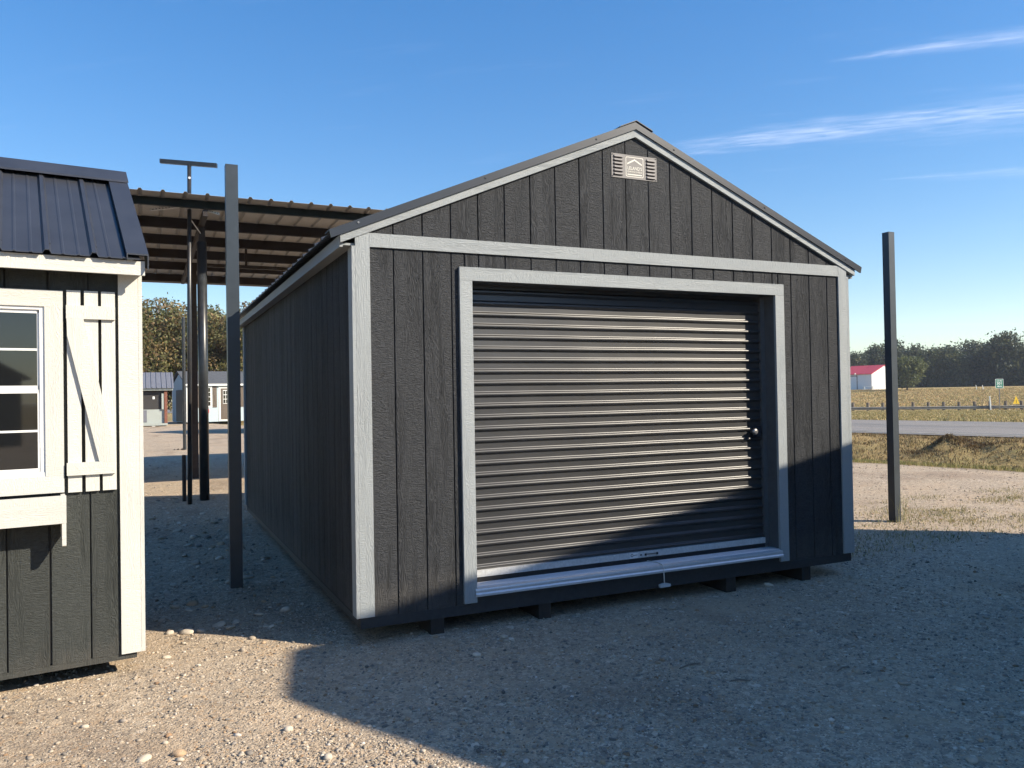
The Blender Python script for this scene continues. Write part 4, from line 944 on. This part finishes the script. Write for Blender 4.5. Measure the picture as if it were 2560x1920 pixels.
for row, (rad, step, dz) in enumerate(((224, 1.35, 0), (238, 1.6, 0.3), (256, 1.9, 0.6))):
    a = (30.0 if row < 2 else 43.0)+row*0.5
    while a < 63:
        rr_ = rad+random.uniform(-4, 4); x, y = CAM.x+rr_*math.sin(R(a)), CAM.y+rr_*math.cos(R(a)); s_ = random.uniform(0.86, 1.10)
        s_ *= 0.92 if a >= 48.3 else 0.80
        plant(pB[i % 3], 'woodland_tree', 'tall dark green tree in the woods across the road', x, y, float(terrain(x, y))-0.05, (s_, s_*random.uniform(0.92, 1.08)), random.uniform(0, 6), 'woods across the road')
        a += step*random.uniform(0.75, 1.2); i += 1
pC = tree_proto('c', 3.1, 6.2, 240, 24, 0.42, OLV, 300, 0.16, 0.16)
q = frm(2268, 970, 182); plant(pC, 'bushy_tree', 'small round olive tree in front of the woods beside the barn', q.x, q.y, float(terrain(q.x, q.y)), (1.0, 1.0), 0.6, None)
# ------------------------------------------------------------------ gravel stones, pebbles, grass
PAL = np.array([1.06, 0.98, 0.90])*np.array([(0.40, 0.36, 0.30), (0.28, 0.265, 0.245), (0.50, 0.46, 0.39), (0.19, 0.185, 0.175), (0.58, 0.55, 0.49), (0.29, 0.20, 0.13), (0.42, 0.32, 0.22), (0.64, 0.61, 0.56)])
PW = np.array([0.32, 0.22, 0.20, 0.08, 0.06, 0.03, 0.07, 0.02])
def ico():
    p = (1+5**0.5)/2
    v = np.array([(-1, p, 0), (1, p, 0), (-1, -p, 0), (1, -p, 0), (0, -1, p), (0, 1, p), (0, -1, -p), (0, 1, -p), (p, 0, -1), (p, 0, 1), (-p, 0, -1), (-p, 0, 1)])/math.hypot(1, p)
    f = np.array([(0, 11, 5), (0, 5, 1), (0, 1, 7), (0, 7, 10), (0, 10, 11), (1, 5, 9), (5, 11, 4), (11, 10, 2), (10, 7, 6), (7, 1, 8), (3, 9, 4), (3, 4, 2), (3, 2, 6), (3, 6, 8), (3, 8, 9), (4, 9, 5), (2, 4, 11), (6, 2, 10), (8, 6, 7), (9, 8, 1)])
    return v, f
IV, IF = ico()
def in_yard(x, y):
    under_ = ((x > -0.02) & (x < SW+0.02) & (y > 0.10) & (y < SL)) | ((x < -1.3) & (y > 0.35) & (y < 2.1))
    return (tcoord(x, y) < 12.7) & ~under_
def scatter(n, rlo, rhi, alo, ahi):
    r = rlo*(rhi/rlo)**RNG.random(n); a = np.radians(RNG.uniform(alo, ahi, n))
    x, y = CAM.x+r*np.sin(a), CAM.y+r*np.cos(a); m = in_yard(x, y); return x[m], y[m], r[m]
x, y, r = scatter(125000, 3.0, 24.0, -12, 62)
keep = RNG.random(len(x)) < np.clip(0.80+1.2*(vnoise(x*0.8+3, y*1.1)+0.6*vnoise(x*2.3, y*2.9+7)), 0.35, 1.0); x, y, r = x[keep], y[keep], r[keep]; n = len(x)
size = np.exp(RNG.normal(math.log(0.0050), 0.45, n)); size = np.clip(size, 0.004, 0.019)*(0.85+0.012*r)
jit = 1+0.28*RNG.normal(size=(n, 12, 1)).clip(-1.5, 1.5)*0.6
ang_ = RNG.uniform(0, 2*math.pi, n); ca_, sa_ = np.cos(ang_), np.sin(ang_)
sc_ = np.stack([size*RNG.uniform(0.9, 1.6, n), size*RNG.uniform(0.7, 1.1, n), size*RNG.uniform(0.45, 0.8, n)], 1)
P = IV[None]*jit*sc_[:, None, :]
Q = np.stack([P[..., 0]*ca_[:, None]-P[..., 1]*sa_[:, None], P[..., 0]*sa_[:, None]+P[..., 1]*ca_[:, None], P[..., 2]], 2)
Q += np.stack([x, y, gravelz(x, y)+sc_[:, 2]*0.35], 1)[:, None, :]
F = (IF[None]+(np.arange(n)*12)[:, None, None]).reshape(-1, 3)
tint = PAL[RNG.choice(len(PAL), n, p=PW)]*RNG.uniform(0.75, 1.2, (n, 1))
peb = stuff(npmesh('pebbles', Q.reshape(-1, 3), F, 'pebble', np.repeat(tint, 12, 0), smooth=False, parent=gravel))
# larger stones, each its own piece of the yard
import bmesh
stones = []
for k in range(10):
    bm = bmesh.new(); bmesh.ops.create_icosphere(bm, subdivisions=2, radius=1.0); rg = random.Random(k)
    ph = [rg.uniform(0, 6) for _ in range(6)]
    for v in bm.verts:
        c = v.co; f = 1+0.16*math.sin(2.2*c.x+ph[0])+0.14*math.sin(2.9*c.y+ph[1])+0.12*math.sin(3.3*c.z+ph[2])+0.07*math.sin(6*c.x+5*c.y+ph[3]); v.co = Vector((c.x*f*1.25, c.y*f*0.9, c.z*f*0.62))
    me = bpy.data.meshes.new('stone'); bm.to_mesh(me); bm.free(); me.shade_smooth()
    at = me.attributes.new('tint', 'FLOAT_COLOR', 'POINT'); c = PAL[[0, 4, 2, 6, 5, 1, 2, 0, 0, 1][k]]*0.92
    at.data.foreach_set('color', np.tile(np.append(c, 1.0), len(me.vertices)).astype(np.float32)); me.materials.append(M['stone']); stones.append(me)
x, y, r = scatter(330, 3.3, 11.5, -10, 60); cnt = 0
for X_, Y_, r_ in zip(x, y, r):
    if cnt >= 185: break
    s_ = 0.010+0.020*random.random()**3
    o = bpy.data.objects.new('stone', stones[random.randrange(10)]); COL.objects.link(o); o.parent = gravel
    o.location = (X_, Y_, float(gravelz(X_, Y_))+s_*0.22); o.rotation_euler = (random.uniform(-.2, .2), random.uniform(-.2, .2), random.uniform(0, 6.3)); o.scale = (s_, s_, s_*random.uniform(.8, 1.1)); cnt += 1
for k in range(110):
    X_, Y_ = random.uniform(-1.2, -0.12), 0.7+8.5*random.random()**1.3; s_ = 0.018+0.028*random.random()**2
    o = bpy.data.objects.new('stone', stones[random.choice((0, 2, 3, 5, 6, 8, 1))]); COL.objects.link(o); o.parent = gravel
    o.location = (X_, Y_, float(gravelz(X_, Y_))+s_*0.2); o.rotation_euler = (random.uniform(-.3, .3), random.uniform(-.3, .3), random.uniform(0, 6.3)); o.scale = (s_, s_, s_*random.uniform(.6, 1.0))
def grass(name, x, y, z, hgt, wid, pal, lean=0.5, parent=None):
    n = len(x); a = RNG.uniform(0, 2*math.pi, n); d = np.stack([np.cos(a), np.sin(a)], 1); l = RNG.uniform(0.1, 1, n)*lean
    b = RNG.uniform(0, 2*math.pi, n); w = np.stack([np.cos(b), np.sin(b)], 1)*(wid/2)[:, None]
    base = np.stack([x, y], 1); V = np.zeros((n, 5, 3))
    V[:, 0, :2] = base-w; V[:, 1, :2] = base+w; V[:, 0, 2] = V[:, 1, 2] = z-0.01
    mid = base+d*(l*hgt*0.35)[:, None]; V[:, 2, :2] = mid+w*0.8; V[:, 3, :2] = mid-w*0.8; V[:, 2, 2] = V[:, 3, 2] = z+hgt*0.6
    V[:, 4, :2] = base+d*(l*hgt)[:, None]; V[:, 4, 2] = z+hgt*(1-0.3*l)
    k = np.arange(n)*5
    F = np.concatenate([np.stack([k, k+1, k+2], 1), np.stack([k, k+2, k+3], 1), np.stack([k+3, k+2, k+4], 1)])
    pc = np.array(pal); t = pc[RNG.integers(len(pal), size=n)]*RNG.uniform(0.7, 1.3, (n, 1))
    return stuff(npmesh(name, V.reshape(-1, 3), F, 'blade', np.repeat(t, 5, 0), parent=parent))
DRY = [(0.42, 0.32, 0.15), (0.34, 0.26, 0.115), (0.48, 0.38, 0.20), (0.27, 0.225, 0.10), (0.22, 0.20, 0.08)]
BANK = [(0.30, 0.22, 0.11), (0.21, 0.155, 0.075), (0.36, 0.27, 0.14), (0.15, 0.125, 0.055), (0.11, 0.085, 0.045), (0.19, 0.125, 0.07)]
n = 60000; y = RNG.uniform(0, 26, n); t = RNG.uniform(12.9, 23.3, n); x = t-0.22*(y-10)
o = grass('bank_grass', x, y, terrain(x, y), RNG.uniform(0.03, 0.13, n)*(0.5+1.0*np.clip(vnoise(x*0.9, y*0.9)+0.5, 0, 1)), RNG.uniform(0.012, 0.026, n), BANK, 1.5); o['label'] = 'dry grass on the ditch bank before the road'; o['category'] = 'grass'
n = 3500; a = RNG.uniform(0, 1, n); x = 19.7+RNG.normal(0, 0.55, n); y = 10.0+RNG.normal(0, 0.45, n)-(x-19.7)*0.5
o = grass('hay_heap', x, y, terrain(x, y), RNG.uniform(0.04, 0.10, n), RNG.uniform(0.012, 0.022, n), [(0.17, 0.11, 0.055), (0.22, 0.15, 0.075), (0.12, 0.075, 0.04)], 1.4); o['label'] = 'heap of brown raked grass on the ditch bank'; o['category'] = 'grass'
n = 45000; r = RNG.uniform(38, 100, n); a = np.radians(RNG.uniform(45, 60, n)); x, y = CAM.x+r*np.sin(a), CAM.y+r*np.cos(a); m = tcoord(x, y) > 35.8; x, y, r = x[m], y[m], r[m]; n = len(x)
o = grass('verge_grass', x, y, terrain(x, y), RNG.uniform(0.07, 0.2, n), RNG.uniform(0.03, 0.07, n), DRY+[(0.22, 0.21, 0.075)], 0.9); o['label'] = 'yellow verge grass between the road and guard rail'; o['category'] = 'grass'
n = 50000; r = RNG.uniform(106, 192, n); a = np.radians(RNG.uniform(45, 60, n)); x, y = CAM.x+r*np.sin(a), CAM.y+r*np.cos(a)
o = grass('field_grass', x, y, terrain(x, y), RNG.uniform(0.08, 0.22, n), RNG.uniform(0.10, 0.22, n), DRY+[(0.46, 0.31, 0.16), (0.44, 0.30, 0.15)], 0.9); o['label'] = 'tan dry grass on the rising field'; o['category'] = 'grass'
# weeds in the gravel near the right post
cx_ = RNG.choice(90, 9000); cc = np.stack([RNG.uniform(4.6, 12.0, 90), RNG.uniform(0.5, 3.0, 90)], 1); cc[:8] = [(6.9, 1.55), (6.85, 1.62), (5.2, 2.1), (5.6, 1.9), (6.2, 1.7), (6.0, 2.3), (7.6, 1.5), (8.3, 1.1)]
x = cc[cx_, 0]+RNG.normal(0, 0.22, 9000); y = cc[cx_, 1]+RNG.normal(0, 0.14, 9000)
o = grass('yard_weeds', x, y, gravelz(x, y), RNG.uniform(0.012, 0.05, 9000), RNG.uniform(0.004, 0.009, 9000), [(0.34, 0.28, 0.14), (0.26, 0.23, 0.10), (0.15, 0.17, 0.06), (0.40, 0.33, 0.18)], 1.3); o['label'] = 'sparse dry weeds in the gravel around the right post'; o['category'] = 'weeds'
n = 15; o = grass('post_grass', 6.93+RNG.normal(0, 0.05, n), 1.60+RNG.normal(0, 0.03, n), np.full(n, GZ), RNG.uniform(0.18, 0.5, n), RNG.uniform(0.003, 0.006, n), [(0.32, 0.30, 0.15), (0.25, 0.26, 0.12)], 0.35); o['label'] = 'tall dry grass stalks at the foot of the right post'; o['category'] = 'grass'
n = 9000; y = RNG.uniform(1, 20, n); x = tE(y)-0.22*(y-10)+RNG.normal(-0.05, 0.2, n)
o = grass('edge_grass', x, y, terrain(x, y), RNG.uniform(0.03, 0.10, n), RNG.uniform(0.008, 0.016, n), [(0.36, 0.30, 0.14), (0.28, 0.25, 0.10), (0.20, 0.21, 0.07)], 1.0); o['label'] = 'pale grass fringe along the edge of the gravel'; o['category'] = 'grass'
# twigs and dead leaves on the gravel
for i, (X_, Y_, l_, a_) in enumerate(((1.62, -1.30, 0.16, 0.1), (1.72, -1.62, 0.11, -0.5), (2.35, -1.75, 0.12, 0.2), (2.9, -1.35, 0.08, 1.0), (1.35, -2.05, 0.07, 0.6))):
    z = float(gravelz(X_, Y_))+0.004; dx, dy = math.cos(a_)*l_/2, math.sin(a_)*l_/2
    o = MB().tube([(X_-dx, Y_-dy, z), (X_, Y_+0.006, z+0.006), (X_+dx, Y_+dy, z+0.002)], [0.003, 0.005, 0.0035], 6).obj('twig', 'weather', gravel)
# thin autumn air over the whole place
hz = stuff(MB().box(-1800, 1800, -1800, 1800, -3.0, 24.0).obj('haze', None, None))
hm = bpy.data.materials.new('thin haze'); hm.use_nodes = True; hm.node_tree.nodes.clear()
ho = hm.node_tree.nodes.new('ShaderNodeOutputMaterial'); hv = hm.node_tree.nodes.new('ShaderNodeVolumePrincipled')
hv.inputs['Color'].default_value = (0.80, 0.87, 1.0, 1); hv.inputs['Density'].default_value = 0.0003; hv.inputs['Anisotropy'].default_value = 0.2
hm.node_tree.links.new(hv.outputs[0], ho.inputs['Volume']); hz.data.materials.append(hm); SC.cycles.volume_bounces = 0
for o in COL.objects:
    if '_w' in o: del o['_w']
